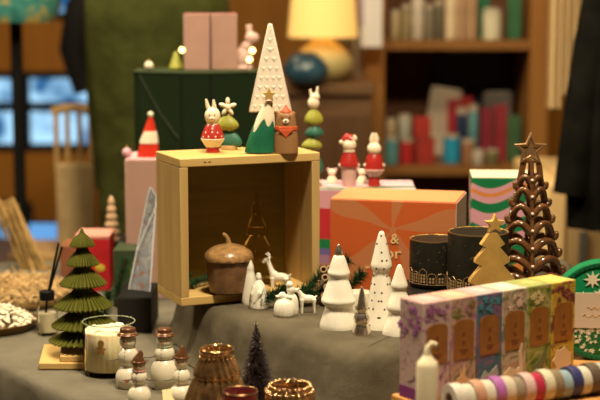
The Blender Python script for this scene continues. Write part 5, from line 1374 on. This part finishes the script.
# white hanging sign at shelf end
Y=4.2; a_=P(361,-14,Y); b_=P(382,47,Y)
sg=thing('hanging_sign',((a_.x+b_.x)/2,Y,b_.z),'white paper sign hanging at the left end of the bookshelf','sign')
MB().box((0,.001,(a_.z-b_.z)/2),(b_.x-a_.x,.003,a_.z-b_.z)).build('paper',mat('white paper',(.66,.66,.66),.7),sg)
MB().box((-(b_.x-a_.x)*.42,-.001,(a_.z-b_.z)*.6),((b_.x-a_.x)*.12,.001,(a_.z-b_.z)*.5)).build('lilac_stripe',mat('lilac ink',(.42,.30,.5),.6),sg)
MB().tube([(0,.001,a_.z-b_.z),(0,.001,a_.z-b_.z+.6)],.0012,6).build('string',dark,sg)
# right side: cream scarf, coat, beige counter
Y=3.5; k=S(Y); xs0=P(549,0,Y).x; xs1=P(590,0,Y).x
m=MB(); N=40; vs=[];fs=[]
for i in range(N+1):
    t_=i/N; xx=xs0+(xs1-xs0)*t_; yy=Y+.018*math.sin(i*.9)
    zb_=P(0,108 if t_<.35 else 96-20*(t_-.35),Y).z
    for zz2 in(zb_,2.0):
        for oy in(0,.008): vs.append((xx,yy+oy,zz2))
for i in range(N):
    b_=i*4; c_=b_+4; fs+=[(b_,c_,c_+2,b_+2),(b_+1,b_+3,c_+3,c_+1),(b_,b_+1,c_+1,c_),(b_+2,c_+2,c_+3,b_+3)]
m.add(vs,fs); o=m.build('cream_scarf',mat('cream knit scarf',(.62,.44,.19),.85,sheen=.2),ang=70); tag(o,'long cream scarf hanging behind the black coat at the right','scarf')
rk=thing('garment_rack',(.85,3.35,0),'black garment rack outside the right edge holding scarf and coat','rack')
MB().tube([(-.45,.15,2.03),(.9,.15,2.03)],.014,12).build('rail',dark,rk)
for xx in(.72,.9): MB().lathe([(.016,.0),(.016,2.03)],12,c=(xx,.15,0)).build('post',dark,rk)
Y=2.95; k=S(Y)
ct=thing('black_coat',(P(640,0,Y).x,Y,0),'long black coat hanging at the right edge','clothing')
coatm=mat('black wool',(.007,.0065,.005),.9,spec=.03,var=.3,scale=20)
rows=[(226,66,.09),(200,67,.10),(150,66,.11),(100,62,.115),(50,56,.11),(0,48,.10),(-60,40,.09),(-90,15,.05)]
vs=[];fs=[];N=60
for i,(v,hw,dp) in enumerate(rows):
    for q in range(N):
        a_=2*PI*q/N; f_=1+.03*math.sin(8*a_+i*.2); vs.append((hw*k*math.cos(a_)*f_,dp*math.sin(a_)*f_,P(640,v,Y).z))
for i in range(len(rows)-1):
    for q in range(N): q2=(q+1)%N; fs.append((i*N+q,i*N+q2,(i+1)*N+q2,(i+1)*N+q))
fs.append(tuple(range(N)))
MB().add(vs,fs).build('coat_body',coatm,ct,ang=80)
MB().tube([(-28*k,-.01,P(640,-40,Y).z),(-44*k,-.02,P(640,50,Y).z),(-56*k,-.03,P(640,120,Y).z),(-67*k,-.04,P(640,192,Y).z)],[.045,.044,.039,.034],20).build('sleeve',coatm,ct,ang=80)
MB().tube([(0,0,P(640,-90,Y).z),(0,.0,P(640,-110,Y).z+.02),(0,.3,2.02)],.004,8).build('hanger_hook',dark,ct)
Y=3.3
bc=thing('beige_counter',(P(548,0,Y).x,Y,0),'beige panelled counter behind the lattice tree at the right','counter')
zt3=P(560,182,Y).z
bg=mat('beige panel',(.62,.42,.19),.7,var=.06,scale=6)
MB().box((.0275,.25,zt3/2),(.052,.5,zt3)).build('corner_post',bg,bc,bev=.012)
MB().box((.30,.26,(zt3-.03)/2),(.48,.48,zt3-.03)).build('front_panel',bg,bc,bev=.004)
MB().box((.30,.25,zt3-.014),(.485,.5,.026)).build('countertop',bg,bc,bev=.006)
MB().box((.094,.018,zt3*.45),(.018,.01,zt3*.85)).build('grey_strip',mat('grey strip',(.14,.13,.11),.6),bc)

# ------------------------------------------------------------------ lights
def area(name,loc,target,size,power,col,sy=None):
    l=bpy.data.lights.new(name,'AREA'); l.energy=power; l.color=col; l.size=size
    if sy: l.shape='RECTANGLE'; l.size_y=sy
    o=bpy.data.objects.new(name,l); COL.objects.link(o); o.location=loc
    o.rotation_euler=(Vector(target)-Vector(loc)).to_track_quat('-Z','Y').to_euler(); return o
warm=(1,.74,.42)
area('ceiling_key_light',(.15,1.32,2.8),(.05,2.05,.9),.28,72,(1,.84,.57))
area('ceiling_back_light',(-.35,2.7,2.8),(-.05,2.2,.9),.28,34,(1,.84,.57))
area('left_fill_light',(-1.7,2.6,2.6),(-.1,2.1,.95),.4,34,(1,.82,.54))  # added fill without a fixture, brightens the pine box's left side
area('background_light_left',(-1.2,4.4,2.85),(-1.2,5.6,1.0),.6,22,warm)
area('background_light_right',(.75,2.9,2.8),(.5,4.5,1.1),.4,16,warm)
l=bpy.data.lights.new('lamp_glow','POINT'); l.energy=.5; l.color=(1,.6,.22); l.shadow_soft_size=.04
o=bpy.data.objects.new('lamp_glow',l); COL.objects.link(o); o.location=(lp.location.x,lp.location.y,P(323,10,4.13).z+.06)
w=bpy.data.worlds.new('world'); SC.world=w; w.use_nodes=True
w.node_tree.nodes['Background'].inputs[0].default_value=(1,.8,.55,1); w.node_tree.nodes['Background'].inputs[1].default_value=.02
# ------------------------------------------------------------------ camera
cam=bpy.data.cameras.new('camera'); cam.sensor_width=36; cam.lens=F/600*36; cam.clip_start=.05
cam.dof.use_dof=True; cam.dof.focus_distance=2.04; cam.dof.aperture_fstop=4.0
co=bpy.data.objects.new('camera',cam); COL.objects.link(co); co.location=(0,0,CH); co.rotation_euler=(PI/2-PIT,0,0)
SC.camera=co
SC.view_settings.view_transform='Standard'; SC.view_settings.look='None'; SC.view_settings.gamma=1; SC.view_settings.exposure=0
SC.view_settings.use_curve_mapping=False
